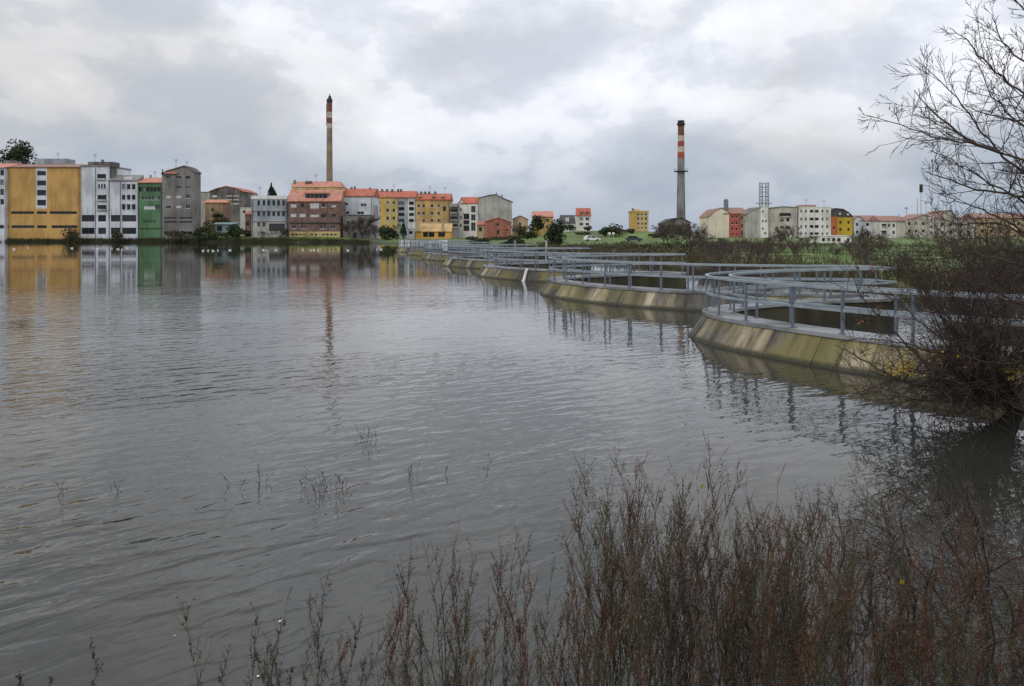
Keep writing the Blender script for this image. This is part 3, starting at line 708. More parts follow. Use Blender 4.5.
# 9 brick with terracotta mansard
rb = building('apartment_block', 'brown brick building with a salmon mansard roof below the rusty chimney', 'building', D0-.6,
    [(287.8, 341, 201, 221.8, M_brick), (289, 340, 221.8, 231.6, M_brick), (289.5, 340, 231.6, None, M_pale)], 14, body=M_brick,
    roofs=[('slope', 287.4, 341.3, 201, 189.8, 3.2, M_tile), ('box', 'dormer', 305, 327.5, 193.4, 199.2, .6, 4, M_framed), ('box', 'dormer_roof', 304.4, 328.3, 192.4, 193.5, .3, 4.4, M_tile), ('box', 'roof_window', 295, 297, 195, 196.3, 1.0, 1.2, M_frame), ('box', 'roof_window', 331, 334.6, 195, 196.3, 1.0, 1.2, M_frame)]
    +[('box', 'dormer_pane', 306.5+k*4.2, 309.7+k*4.2, 194.4, 198.6, .55, .1, GLASS) for k in range(5)]
    +[('box', 'attic_wall', 291.5, 341, 187, 190.4, 4, 8, M_pale), ('box', 'chimney', 293.5, 295, 179.8, 184, 6, 1, M_greyw), ('box', 'chimney', 305, 311.5, 181, 183.4, 6, 1, M_brick), ('box', 'ledge', 287.6, 341.2, 221.4, 222.6, -.5, .45, M_framed)],
    holes=[(290.5, 296.4, 204, 207.5, 'shut'), (300.5, 304, 204, 207, 'dark'), (310, 319, 203, 208.5, 'shut'), (321.2, 325.2, 203.2, 207.2), (331.3, 336, 205, 207.3, 'shut'), (290.5, 296.4, 213.5, 217, 'shut'), (299.6, 305.5, 213.5, 217, 'shut'), (310, 319, 214.5, 217, 'shut'), (321, 326, 214, 217.2, 'brownframe'), (331.3, 336, 214, 217, 'brownframe'),
        (291.5, 296, 225, 228.8), (300.7, 303.4, 225, 229), (304, 306.7, 225, 229), (320, 322.6, 225, 229), (323.2, 326, 225, 229), (330, 332.5, 225, 229), (333, 335.4, 225, 229)]
        +[(a, a+2.8, 233.8, 235.4, 'dark') for a in (291, 295, 299, 303, 310.5, 314.5, 322, 326, 330, 334)])
# 10 attic roof of the brick block is a second building part, salmon
q = MB(); d9 = D0-.6
q.v = [(X(291, d9+3.8), d9+3.8, Z(187, d9+3.8)), (X(341.4, d9+3.8), d9+3.8, Z(187, d9+3.8)), (X(341, d9+8), d9+8, Z(181.5, d9+8)), (X(293, d9+8), d9+8, Z(181.5, d9+8)), (X(291, d9+3.8), d9+12, Z(187, d9+3.8)), (X(341.4, d9+3.8), d9+12, Z(187, d9+3.8))]
q.f = [(0, 1, 2, 3), (3, 2, 5, 4), (0, 3, 4), (1, 5, 2), (0, 4, 5, 1)]
q.build('attic_roof', M_tile, rb, tuple(rb.location))
# 11 white-grey house with orange roof
building('apartment_block', 'pale grey block with an orange tile roof right of the brick building', 'building', D0+6, [(341.4, 372.5, 196, None, M_white)], 13,
    roofs=[('ridge', 341.4, 372.8, 195.8, 188.6, M_tilered), ('box', 'chimney', 350.5, 352, 187, 190, 6, 1, M_framed), ('box', 'chimney', 353.8, 355.2, 186.4, 190, 6, 1, M_framed), ('box', 'chimney', 369, 370.6, 187.5, 190, 6, 1, M_greyw)],
    holes=[(344, 348, 203, 205, 'dark'), (360.5, 366.5, 203.5, 206.5), (346, 349, 211.5, 214, 'dark'), (357, 364, 211.5, 214.5)])
building('mill_building', 'derelict grey stone mill behind bare bushes on the shore', 'building', D0-2, [(343, 370, 215.5, None, M_stone)], 8, roofs=[('flat', 343, 370, 215.5, M_stonew, .25)],
    holes=[(353, 357, 233, 239, 'dark'), (347, 349.5, 221, 224, 'dark'), (361, 363.5, 221, 224, 'dark')])
building('house', 'narrow mauve house between the pale grey block and the yellow apartments', 'house', D0+8, [(370.6, 374, 206, 213, M_mauve), (370.6, 374, 213, None, M_red)], 8, roofs=[('flat', 370.6, 374, 206, M_mauve, .2)])
# 12 yellow apartment row
D1 = 292
y3 = [(201, 204.4), (208.6, 212.2), (216.5, 220)]
building('apartment_block', 'long yellow and orange apartment block with a red roof and blue glazed bays', 'building', D1,
    [(374.2, 382, 197.5, None, M_yel), (382, 384, 197.5, None, M_orgw), (384, 398, 197.5, None, M_yel), (398, 405, 197.5, None, M_blueg), (405, 408, 197.5, None, M_greyl), (408, 415, 197.5, None, M_white), (415, 426, 199.5, None, M_org), (426, 428, 199.5, None, M_orgw), (428, 449.6, 199.5, None, M_org)], 14, body=M_org,
    roofs=[('ridge', 374, 415, 197.2, 191, M_tilered), ('ridge', 415.1, 450, 199.3, 193.5, M_tilered)]+[('box', 'chimney', a, a+2, 189, 192.5, 6, 1, M_framed) for a in (376, 381, 386, 391, 397, 400)]+[('box', 'chimney', a, a+2.2, 191.5, 195, 6, 1, M_framed) for a in (420, 424, 428, 434)]
        +[('box', 'dormer', a, a+3, 194.5, 197, .3, 3, M_tan) for a in (383, 390, 418, 432, 441)],
    holes=grid([(378, 380.6), (386.3, 389), (392.5, 395)], y3)+grid([(398.6, 404.4), (409, 414)], [(201.5, 205), (207, 210.5), (213, 216), (219, 222)], 'dark')+grid([(417.5, 420), (422.4, 425), (430.5, 433.5), (437.5, 440)], [(204.5, 207.5), (212, 215), (219.3, 222)])+[(442.8, 446, 206.6, 211, 'dark')])
# 13 shop in front of it
building('shop', 'low orange shop with a sloping awning roof in front of the yellow apartments', 'shop', 262, [(415.6, 451, 231.3, None, M_orgw)], 9,
    roofs=[('slope', 415, 451.6, 231.2, 223.4, 5, M_org), ('box', 'pilaster', 416, 420, 220, 231.3, -.8, .6, M_tan), ('box', 'pilaster', 441.5, 444.5, 221, 231.3, -.8, .6, M_tan)],
    holes=[(423, 428, 232.3, 237, 'dark'), (428.6, 434.4, 232.3, 237, 'dark'), (438.2, 445, 232.3, 237, 'dark')])
building('kiosk', 'small white kiosk beside the orange shop', 'kiosk', 265, [(406.5, 415, 229, None, M_white)], 5, roofs=[('flat', 406.3, 415.2, 229, M_whitew, .3)], holes=[(409, 412.5, 231, 234, 'dark')])
# 14 narrow block with balconies
building('apartment_block', 'narrow dark block with stacked white balconies', 'building', 285, [(450, 458, 207, None, M_greyw)], 10,
    roofs=[('ridge', 449.8, 458.2, 206.8, 203.5, M_fibre)], holes=grid([(450.6, 457.6)], [(209, 213.2), (216.5, 220.5), (224, 228)], 'balcony'))
# 15 white house with big bare gable
building('apartment_block', 'white house with glazed bays and a red roof beside the big bare grey gable', 'building', 288, [(458.2, 478.4, 204.5, None, M_whitew)], 14,
    roofs=[('slope', 460, 480, 203.2, 197, 5, M_tilered), ('gable', [(458.2, 204.5), (461.5, 198.5), (465, 204.5)], 204.6, M_whitew, M_tilered)],
    holes=grid([(463.6, 469.4)], [(213.6, 219.4), (220.2, 224.6), (225.4, 231)], 'dark')+grid([(471, 475.6)], [(206, 212.5), (214.4, 220.6), (222.4, 231)])+grid([(460, 461.6)], [(208, 211), (216, 219), (224, 227)], 'dark'))
building('apartment_block', 'big bare grey gable wall rising behind the small red brick house', 'building', 287, [(478.8, 512, 201.6, None, M_greyl)], 12,
    roofs=[('gable', [(478.8, 198.4), (490, 195.3), (496, 194.8), (504, 198.8), (512, 202.2)], 201.8, M_greyl, M_fibre), ('box', 'chimney', 496, 497, 192.6, 195.4, 3, 1, M_greyw), ('box', 'chimney', 501.2, 502.6, 194.6, 198.6, 3, 1, M_greyw)])
building('house', 'small red brick house with a low gable in front of the big grey gable', 'house', 262, [(484.8, 511.2, 223, None, M_brickred)], 10,
    roofs=[('gable', [(484.8, 221.8), (498.5, 217.8), (511.2, 222.6)], 223.1, M_brickred, M_tile)], holes=[(496.4, 499.4, 221.4+2, 225.6, 'dark'), (506, 508.6, 229, 230.6, 'dark'), (496.6, 499.4, 230, 234, 'brownframe')])
building('house', 'pinkish lean-to house squeezed between the white house and the red brick house', 'house', 266, [(477, 484.6, 224.6, None, M_tan)], 8, roofs=[('slope', 476.5, 485, 224.5, 222, 5, M_tilered)], holes=[(479, 482, 227, 231, 'brownframe')])
# 16 small hill houses
building('house', 'small house with an orange gable roof just right of the red brick house', 'house', 290, [(512.6, 528, 220.5, None, M_tan)], 9, roofs=[('gable', [(512.6, 219.6), (520, 215.8), (528, 220)], 220.6, M_tan, M_tile)], holes=[(519, 521, 222.5, 226, 'dark')])
building('house', 'orange house with a red tile roof behind the dark round trees', 'house', 300, [(533, 553, 216.6, None, M_org)], 10, roofs=[('ridge', 532.6, 553.4, 216.5, 211.2, M_tile)], holes=[(546, 549, 219, 222, 'dark'), (539, 541.5, 219, 222, 'dark')])
building('house', 'low pale house with a dark slate roof left of the white hill house', 'house', 296, [(561.5, 576, 223, None, M_whitew)], 9, roofs=[('ridge', 561, 576.4, 222.8, 215, M_slate), ('box', 'dormer', 565.5, 569, 217.6, 221.6, .4, 3, M_whitew)], holes=[(564, 567, 225, 228, 'dark'), (570, 573, 225, 228, 'dark')])
building('house', 'white three storey hill house with a red mansard and two dormers', 'house', 290, [(576.6, 591, 215.4, None, M_whitew)], 9,
    roofs=[('slope', 576.3, 591.3, 215.3, 208, 2.5, M_tilered), ('box', 'dormer', 580.2, 583.4, 211.5, 215, -.1, 2, M_framed), ('box', 'dormer', 585.6, 588.8, 211.5, 215, -.1, 2, M_framed)], holes=grid([(579.6, 583.4), (585.4, 589.2)], [(217.4, 220.4), (222.8, 225.6)]))
building('house', 'tall yellow house standing alone on the green rise', 'house', 285, [(632.4, 636, 212, None, M_orgw), (636, 648.5, 212, None, M_yel)], 9, body=M_yel,
    roofs=[('flat', 632, 648.8, 212, M_yel, .5), ('box', 'attic', 633, 640, 208.6, 211, 2, 4, M_cream), ('box', 'chimney', 632.2, 633.6, 208.2, 211, 1, .8, M_framed)],
    holes=grid([(637.2, 639.6), (641, 643), (644.6, 647)], [(213.4, 215.6), (217.4, 220), (222.6, 225), (227, 229)]))
building('boiler_house', 'low brown hip-roofed boiler house at the foot of the concrete chimney', 'building', 292, [(664.5, 690.5, 224.5, None, plaster('wall_dark_brown', (.11, .095, .08), .95, .2))], 12, roofs=[('gable', [(664.5, 223.8), (672, 219.2), (682, 218), (690.5, 223)], 224.6, M_stonew, plain('roof_dark_brown', (.075, .065, .058), .9))], holes=[(667, 670, 226, 229, 'dark')])
# 17 right-hand blocks
D2 = 318
building('apartment_block', 'cream gable-ended block with a red balconied side and a rooftop tank', 'building', D2, [(709, 729, 217, None, M_cream), (729, 741, 213.6, None, M_red), (741, 747, 213.6, None, M_tan)], 16, body=M_cream,
    roofs=[('gable', [(709, 217.4), (712.5, 213), (717.5, 209.2), (722, 208.4), (729, 213)], 217.2, M_cream, M_tilem), ('slope', 723, 747.6, 213.4, 207.6, 7, M_tilem)],
    holes=grid([(731.5, 734), (735.6, 738)], [(215.6, 218.4), (221.6, 224.6), (227.8, 230.6), (233.6, 236)])+grid([(741.3, 746.6)], [(216.4, 221), (224, 229), (231, 236)], 'balcony'))
building('apartment_block', 'grey sloping-roofed block with a white stair strip below the lattice mast', 'building', D2-3, [(745, 760.4, 216, None, M_greyl), (760.4, 768.4, 207.4, None, M_whitew)], 14, body=M_greyl,
    roofs=[('gable', [(745, 215.4), (752, 211), (760.4, 207.4)], 216.1, M_greyl, M_fibre), ('flat', 760.4, 768.6, 207.4, M_whitew, .3)], holes=grid([(762, 763.6)], [(210.6, 212.6), (220, 222.2), (227.4, 229.6)], 'dark')+[(765.2, 766.8, 220, 222.2, 'dark'), (764, 766.6, 232.4, 234, 'dark')])
building('apartment_block', 'buff flat-fronted block with a recessed grey loggia next to the white block', 'building', D2-1, [(768.8, 797.4, 208.5, None, M_buff)], 14,
    roofs=[('gable', [(768.8, 208.8), (775, 208), (782, 206.9), (797.4, 207.6)], 208.6, M_buff, M_fibre)], holes=[(779.4, 791, 213, 217.2, 'balcony'), (780, 784, 219, 222), (786.4, 789.4, 218, 221.4, 'dark'), (780, 784, 226, 229), (786, 790, 226, 229, 'dark')])
wr_ = [(209.8, 212.6), (217.6, 220.4), (225, 228), (232.4, 234.8)]
building('apartment_block', 'bright white four storey block with small square windows', 'building', D2, [(798.4, 831, 207.6, None, M_whitew)], 14,
    roofs=[('flat', 798.2, 831.2, 207.6, M_whitew, .35), ('box', 'roof_edge', 801, 816, 205, 207, 3, 6, M_tilem)], holes=grid([(800.4, 802.2), (805, 807), (821.6, 823.6), (826.4, 828.4)], wr_)+grid([(809.8, 813.6), (814.8, 818.8)], wr_, 'dark'))
building('apartment_block', 'red and yellow block with a dark slate mansard roof right of the white block', 'building', D2+1, [(831.3, 837.4, 216.6, None, plaster('render_orange_red', (0.55, 0.17, 0.07), .85, .12)), (837.4, 852.4, 217.4, None, plaster('render_mustard', (0.55, 0.36, 0.04), .85, .12))], 13, body=M_yel,
    roofs=[('gable', [(831.3, 212), (835, 208.6), (843, 209.4), (849, 213), (852.4, 217)], 217.3, M_slate, M_slate), ('box', 'roof_window', 839, 841, 212.8, 214.6, -.4, .2, M_frame), ('box', 'roof_window', 847, 849, 213.6, 215.4, -.4, .2, M_frame)],
    holes=grid([(839.4, 841.6), (847.4, 849.6)], [(221, 223.8), (228, 230.8)], 'dark')+[(833, 835, 226.6, 229, 'dark')])
building('pavilion', 'low white pavilion with a row of dark windows below the white block', 'building', 170, [(820, 846, 236.2, None, M_whitew), (846, 851, 236.2, None, M_whitew)], 6, zb=0.2, roofs=[('flat', 819.6, 851.4, 236.2, M_frame, .2)],
    holes=[(822+k*5.1, 825.2+k*5.1, 238, 241.4, 'dark') for k in range(4)]+[(847, 849.6, 238, 242.4, 'dark')])
building('apartment_block', 'white house with a red roof edge right of the mustard block', 'building', D2+4, [(853.6, 880.4, 220.6, None, M_white)], 12, roofs=[('ridge', 860, 881, 220.4, 215.4, M_tilem), ('gable', [(853.6, 219.6), (858, 216.4), (863, 219.8)], 220.7, M_white, M_tilem)], holes=grid([(856, 858.4), (866, 869), (873.4, 876.4)], [(223, 226), (230.6, 233.4)], 'dark'))
building('apartment_block', 'white balconied block partly hidden by the bare tree at the right', 'building', D2-4, [(880.8, 896, 221, None, M_whitew), (896, 905, 221, None, M_buff)], 12, roofs=[('ridge', 880.4, 905.4, 220.8, 215.8, M_tilem)], holes=[(881.8, 886.6, 223.8, 226.8, 'balcony'), (888, 890.6, 224, 227), (892.4, 895, 223.6, 227.4, 'dark'), (881.8, 886.6, 230.6, 234, 'balcony'), (892.4, 895, 231, 234, 'dark')])
building('apartment_block', 'grey-brown block with a pitched roof behind the bare tree near the floodlight mast', 'building', D2+6, [(905.4, 929, 219.6, None, M_buff)], 12, roofs=[('gable', [(905.4, 220), (912, 219), (924, 214.4), (929, 217.6)], 219.8, M_buff, M_tilem)], holes=grid([(908, 910.6), (915, 917.6), (922, 924.6)], [(222, 225), (229.6, 232.4)], 'dark'))
building('apartment_block', 'narrow white stair tower block behind the bare tree', 'building', D2+5, [(929.4, 937, 216, None, M_whitew)], 10, roofs=[('flat', 929.2, 937.2, 216, M_white, .3)], holes=grid([(930.6, 932.4), (934, 935.8)], [(218.4, 220.6), (225, 227.6), (231.6, 234)], 'dark'))
building('apartment_block', 'brown block with a raised red roof gable behind the bare tree', 'building', D2+2, [(938, 975, 219.6, None, M_buff)], 12, roofs=[('gable', [(938, 219.2), (944, 211.6), (952, 210.6), (956, 218.8), (975, 219.2)], 219.8, M_buff, M_tilem)], holes=grid([(941, 944), (949, 952), (959, 962), (967, 970)], [(223, 226), (231, 234)], 'dark'))
building('apartment_block', 'long low buff block at the right edge behind the branches', 'building', D2+4, [(976, 1080, 218, None, M_tan)], 12, roofs=[('ridge', 975.6, 1080, 217.8, 213.4, M_tilem)], holes=grid([(981+k*9, 984+k*9) for k in range(6)], [(222, 225), (230, 233)], 'dark'))

import itertools
roots_ = [o for o in COL.objects if o.parent is None and o.type == 'EMPTY' and o.get('category') == 'building']
for o_ in roots_:
    l_ = o_['label']
    if l_.startswith('wide ochre'): pipes(o_, D0, [(7, 167.5, 239), (79, 167.5, 239)]); aerial(o_, D0+8, [(58, 152.5, 160), (24, 156, 164)])
    if l_.startswith('tall white'): pipes(o_, D0+.4, [(95.6, 167.5, 239)]); aerial(o_, D0+4, [(95, 154, 163)])
    if l_.startswith('lower white'): pipes(o_, D0+.2, [(109.4, 181, 239), (120.4, 181, 239)])
    if l_.startswith('narrow green'): pipes(o_, D0, [(138.7, 183, 239), (161, 183, 239)]); aerial(o_, D0+6, [(155, 171, 180)])
    if l_.startswith('tall bare grey'): aerial(o_, D0+3, [(176, 159, 170), (187, 161, 169)])
    if l_.startswith('flat-roofed blue'): pipes(o_, D0+.5, [(252.4, 200, 238), (286, 200, 238)]); aerial(o_, D0+5, [(260, 187, 196)])
    if l_.startswith('brown brick'): pipes(o_, D0-.6, [(288.6, 202, 221), (340.2, 202, 221), (308, 202, 221), (327.6, 202, 221)]); aerial(o_, D0+6, [(316, 174, 183)])
    if l_.startswith('pale grey block'): pipes(o_, D0+6, [(342.4, 196.5, 214), (371.6, 196.5, 214)])
    if l_.startswith('long yellow'): pipes(o_, D1, [(374.8, 198, 232), (398.1, 198, 226), (415.1, 200, 222), (449, 200, 222)]); aerial(o_, D1+7, [(394, 184.5, 193), (430, 186, 195), (445, 187, 196)])
    if l_.startswith('bright white'): aerial(o_, D2+5, [(806, 199, 207.6), (824, 200, 207.6)])
# ------------------------------------------------------------------ chimneys, masts
M_rust = plain('chimney_rust', (0.20, 0.085, 0.055), 0.9, 0, 0.5, 0.5)
M_brown = plain('chimney_brown_brick', (0.27, 0.20, 0.15), 0.9, 0, 0.3, 0.4)
M_cwhite = plain('chimney_faded_white', (0.48, 0.42, 0.35), 0.9, 0, 0.25, 0.5)
M_cred = plain('chimney_red', (0.32, 0.075, 0.05), 0.9, 0, 0.3, 0.5)
M_sooty = plain('chimney_soot', (0.045, 0.042, 0.045), 0.9, 0, 0.4, 0.6)
M_cconc = plaster('chimney_concrete', (0.25, 0.25, 0.245), 0.9, 0.2)
def chimney(label, px, d, bands, zb, rtop, rbot, ytop):
    zt = Z(ytop, d); base = np.array([X(px, d), d, zb]); root = thing('chimney', label, 'chimney', base)
    def rad(z): return rbot+(rtop-rbot)*(1-(1-(z-zb)/(zt-zb))**1.15)
    for (y0, y1, m, nm, ex) in bands:
        z1 = Z(y0, d); z0 = zb if y1 is None else Z(y1, d)
        prof = [(rad(z0+(z1-z0)*k/4)+ex, z0+(z1-z0)*k/4-zb) for k in range(5)]
        MB().lathe((0, 0, 0), prof, 20).build(nm, m, root, smooth=False)
    return root, base
ch, cb = chimney('tall slender rusty brick chimney with faded white and red bands behind the brick building', 329.5, 262,
    [(180, None, M_brown, 'shaft', 0), (128, 180, M_brown, 'shaft', 0.0), (123.5, 128, M_cwhite, 'painted_band', .01), (118, 123.5, M_rust, 'painted_band', .02), (112, 118, M_cwhite, 'painted_band', .01), (103, 112, M_rust, 'painted_band', .03), (99, 103, M_sooty, 'cap', .1)], 1.0, 0.85, 1.25, 99)
m = MB(); m.lathe((0.1, 0, Z(99, 262)-1.0), [(0.55, 0), (.5, .8), (.2, 1.1), (.12, 1.7)], 10); m.build('lightning_rod', M_sooty, ch)
m = MB(); m.box(-1.05, -.75, -.2, .2, Z(126, 262)-1, Z(104, 262)-1); m.build('ladder', M_sooty, ch)
ch, cb = chimney('tall concrete chimney with red and white bands and a dark collar', 681, 300,
    [(168, None, M_cconc, 'shaft', 0), (158, 168, M_cconc, 'shaft', 0.0), (152, 158, M_cred, 'painted_band', .01), (146.4, 152, M_cwhite, 'painted_band', .0), (141.2, 146.4, M_cred, 'painted_band', .01), (135.6, 141.2, M_cwhite, 'painted_band', 0), (126.4, 135.6, M_rust, 'painted_band', .01), (120.6, 126.4, M_sooty, 'cap', .12)], 2.0, 1.15, 1.8, 120.6)
zc = Z(171.5, 300)-2.0
m = MB(); m.lathe((0, 0, zc), [(1.5, -.2), (2.7, -.1), (2.7, .15), (1.5, .2)], 18)
for k in range(12):
    a = 2*pi*k/12; m.bar((2.6*cos(a), 2.6*sin(a), zc+.1), (2.6*cos(a), 2.6*sin(a), zc+1.1), .04, 4)
m.build('service_platform', M_sooty, ch)
m = MB()
for zz in (Z(124.5, 300)-2,): m.lathe((0, 0, zz), [(1.2, -.15), (1.6, -.1), (1.6, .4), (1.2, .5)], 18)
m.build('collar', M_sooty, ch)
# rooftop tank
dt = D2+5; zt = Z(208, dt)
m = MB().lathe((X(726, dt), dt, zt-.6), [(0.95, 0), (0.95, 3.9), (.6, 4.3)], 16)
o = m.build('rooftop_tank', plain('tank_grey', (0.16, 0.19, 0.23), .6)); tag(o, 'dark grey cylindrical tank on the roof of the cream block', 'tank')
# lattice mast
M_latt = plain('mast_green_grey', (0.16, 0.22, 0.21), .6, 0, .2)
dm = D2+10
mb_ = np.array([X(764, dm), dm, Z(209, dm)]); root = thing('lattice_mast', 'green lattice antenna mast with twin frames behind the grey block', 'mast', mb_)
for sx in (-1.25, 1.25):
    m = MB(); zt = Z(182.5, dm)
    cs = [(sx+a, b) for a in (-.6, .6) for b in (-.6, .6)]
    for (a, b) in cs: m.bar((mb_[0]+a, mb_[1]+b, mb_[2]-4), (mb_[0]+a, mb_[1]+b, zt), .09, 4)
    zz = mb_[2]-3
    while zz < zt-1:
        for (p, q2) in ((0, 1), (1, 3), (3, 2), (2, 0)):
            m.bar((mb_[0]+cs[p][0], mb_[1]+cs[p][1], zz), (mb_[0]+cs[q2][0], mb_[1]+cs[q2][1], zz+1.4), .05, 4); m.bar((mb_[0]+cs[p][0], mb_[1]+cs[p][1], zz), (mb_[0]+cs[q2][0], mb_[1]+cs[q2][1], zz), .06, 4)
        zz += 1.4
    m.build('lattice_frame', M_latt, root, mb_)
m = MB()
for yy in (183.2, 187.5, 192, 196.6, 201): zz = Z(yy, dm); m.box(mb_[0]-2.1, mb_[0]+2.1, mb_[1]-.5, mb_[1]-.3, zz-.1, zz+.1)
m.box(mb_[0]-3.2, mb_[0]+3.2, mb_[1]-.9, mb_[1]+.9, Z(203.6, dm), Z(203, dm)); m.build('cross_members', M_latt, root, mb_)
# floodlight masts
def mast(px, ytop, ybot, d, label, kind):
    b_ = np.array([X(px, d), d, gz(X(px, d), d)]); root = thing('light_mast', label, 'mast', b_)
    MB().bar(b_, (b_[0], d, Z(ytop, d)), .16, 6, .1).build('pole', M_greyl, root, b_)
    zt = Z(ytop, d); m = MB()
    if kind == 'flood':
        m.box(b_[0]-.45, b_[0]+.45, d-.3, d+.3, zt-2.6, zt+.5)
        for k in range(4): m.box(b_[0]-.7, b_[0]+.7, d-.4, d-.1, zt-2.4+k*.75, zt-2.1+k*.75)
    elif kind == 'aerial': m.bar((b_[0], d, zt), (b_[0], d, zt+1.2), .05, 4)
    else:
        m.box(b_[0]-.75, b_[0]-.05, d-.2, d+.2, zt-.1, zt+.12).box(b_[0]+.05, b_[0]+.75, d-.2, d+.2, zt-.1, zt+.12); m.bar((b_[0], d, zt-.1), (b_[0], d, zt+.4), .14, 6)
    m.build('lamp_head', M_sooty, root, b_)
mast(921, 185.6, 240, 300, 'tall floodlight mast with a stacked dark lamp head rising behind the bare tree', 'flood')
mast(917.4, 200, 240, 305, 'thin bare aerial pole just left of the floodlight mast', 'aerial')
mast(906.3, 208.2, 240, 296, 'twin-headed street lamp left of the floodlight mast', 'lamp')
mast(926, 203, 240, 296, 'twin-headed street lamp right of the floodlight mast', 'lamp')
# ------------------------------------------------------------------ vegetation helpers
def seg_arrays(segs, sides=3):
    A = np.array(segs, dtype=float); p0, p1, r0, r1 = A[:, 0:3], A[:, 3:6], A[:, 6], A[:, 7]
    t = p1-p0; t /= (np.linalg.norm(t, axis=1)[:, None]+1e-9)
    ref = np.where(np.abs(t[:, 2:3]) < 0.9, np.array([[0, 0, 1.0]]), np.array([[1.0, 0, 0]]))
    u = np.cross(t, ref); u /= np.linalg.norm(u, axis=1)[:, None]; w = np.cross(t, u)
    n = len(A); V = np.zeros((n, 2, sides, 3))
    for k in range(sides):
        q = 2*pi*k/sides; dirv = cos(q)*u+sin(q)*w
        V[:, 0, k] = p0+dirv*r0[:, None]; V[:, 1, k] = p1+dirv*r1[:, None]
    b = np.arange(n)[:, None]*2*sides
    fs = [np.concatenate([b+k, b+(k+1) % sides, b+sides+(k+1) % sides, b+sides+k], 1) for k in range(sides)]
    return V.reshape(-1, 3), np.stack(fs, 1).reshape(-1, 4)
def leaf_arrays(C, size, nrm=None, aspect=0.5, seed=0):
    """one small quad (lozenge) per centre"""
    g_ = np.random.default_rng(seed); n = len(C); C = np.asarray(C, float)
    a = g_.normal(size=(n, 3)); a /= np.linalg.norm(a, axis=1)[:, None]
    c = g_.normal(size=(n, 3)); b = np.cross(a, c); b /= np.linalg.norm(b, axis=1)[:, None]
    s = size*(0.6+0.8*g_.random(n))[:, None] if np.isscalar(size) else np.asarray(size)[:, None]
    V = np.stack([C-a*s, C+b*s*aspect, C+a*s, C-b*s*aspect], 1).reshape(-1, 3)
    return V, np.arange(4*n).reshape(n, 4)
def unit(v): return v/(np.linalg.norm(v)+1e-9)
class Grower:
    def __init__(s, seed): s.r = random.Random(seed); s.g = np.random.default_rng(seed); s.thick = []; s.thin = []; s.tips = []
    def branch(s, p, d, length, r, lev, P_):
        """P_: dict(maxlev, kids, wander, up, ang, ratio, rmin)"""
        n = max(3, int(length/P_['step'])); st = length/n; p = np.array(p, float); d = unit(np.array(d, float))
        r1 = max(r*0.35, P_['rmin'])
        kids = P_['kids'][min(lev, len(P_['kids'])-1)]
        where = sorted(s.r.uniform(P_.get('first', .2), 0.97) for _ in range(kids)) if lev < P_['maxlev'] else []
        wi = 0
        for i in range(n):
            ra = r+(r1-r)*i/n; rb = r+(r1-r)*(i+1)/n
            d = unit(d+s.g.normal(size=3)*P_['wander']+np.array([0, 0, P_['up']]))
            q = p+d*st
            (s.thick if ra > P_.get('tr', .02) else s.thin).append((*p, *q, ra, rb))
            while wi < len(where) and where[wi]*n <= i+1:
                side = unit(np.cross(d, s.g.normal(size=3))); a = radians(s.r.uniform(*P_['ang']))
                cd = unit(d*cos(a)+side*sin(a)); 
                s.branch(p+(q-p)*s.r.random(), cd, length*s.r.uniform(*P_['ratio'])*(1.1-0.5*where[wi]), max(ra*s.r.uniform(.45, .65), P_['rmin']), lev+1, P_); wi += 1
            p = q
        s.tips.append(p)
    def limb(s, pts, r0, r1, P_, every=0.28, klen=1.0, lev=1):
        """a limb through given points, with side shoots"""
        pts = [np.array(q, float) for q in pts]; Q, _ = catmull(np.array(pts), 8) if False else (np.array(pts), None)
        # resample smoothly
        T = np.arange(len(pts)); tt = np.linspace(0, len(pts)-1, max(6, int(sum(np.linalg.norm(b-a) for a, b in zip(pts, pts[1:]))/0.16)))
        C = np.stack([np.interp(tt, T, np.array(pts)[:, k]) for k in range(3)], 1)
        for _ in range(3): C[1:-1] = (C[:-2]+2*C[1:-1]+C[2:])/4
        C[1:-1] += s.g.normal(size=(len(C)-2, 3))*0.015
        n = len(C); acc = 0
        for i in range(n-1):
            ra = r0+(r1-r0)*(i/n)**.8; rb = r0+(r1-r0)*((i+1)/n)**.8
            (s.thick if ra > P_.get('tr', .02) else s.thin).append((*C[i], *C[i+1], ra, rb))
            acc += np.linalg.norm(C[i+1]-C[i])
            if acc > every and i > n*0.18:
                acc = s.r.uniform(-.1, .1)*every
                dd = unit(C[i+1]-C[i]); side = unit(np.cross(dd, s.g.normal(size=3))); a = radians(s.r.uniform(25, 60))
                cd = unit(dd*cos(a)+side*sin(a)+np.array([0, 0, .12]))
                s.branch(C[i], cd, klen*s.r.uniform(.5, 1.15)*(1.15-.6*i/n), max(ra*.5, P_['rmin']), lev, P_)
        s.tips.append(C[-1])
def crown_arrays(c, rad, n, size, seed, lumps=9, cone=False, aspect=.6):
    """leaf-sized faces gathered in uneven clumps through the crown"""
    g_ = np.random.default_rng(seed); c = np.array(c, float); rad = np.array(rad, float)
    L_ = g_.normal(size=(lumps, 3)); L_ /= np.linalg.norm(L_, axis=1)[:, None]; L_ *= (0.25+0.55*g_.random((lumps, 1)))
    lr = 0.30+0.25*g_.random(lumps); k = g_.integers(0, lumps, n)
    v = g_.normal(size=(n, 3)); v /= np.linalg.norm(v, axis=1)[:, None]
    q = L_[k]+v*(lr[k]*(0.55+0.5*g_.random(n)**.5))[:, None]
    if cone: q[:, :2] *= np.clip(1.05-q[:, 2:3], .06, 2)*.62
    return leaf_arrays(c+q*rad, size, aspect=aspect, seed=seed+1)
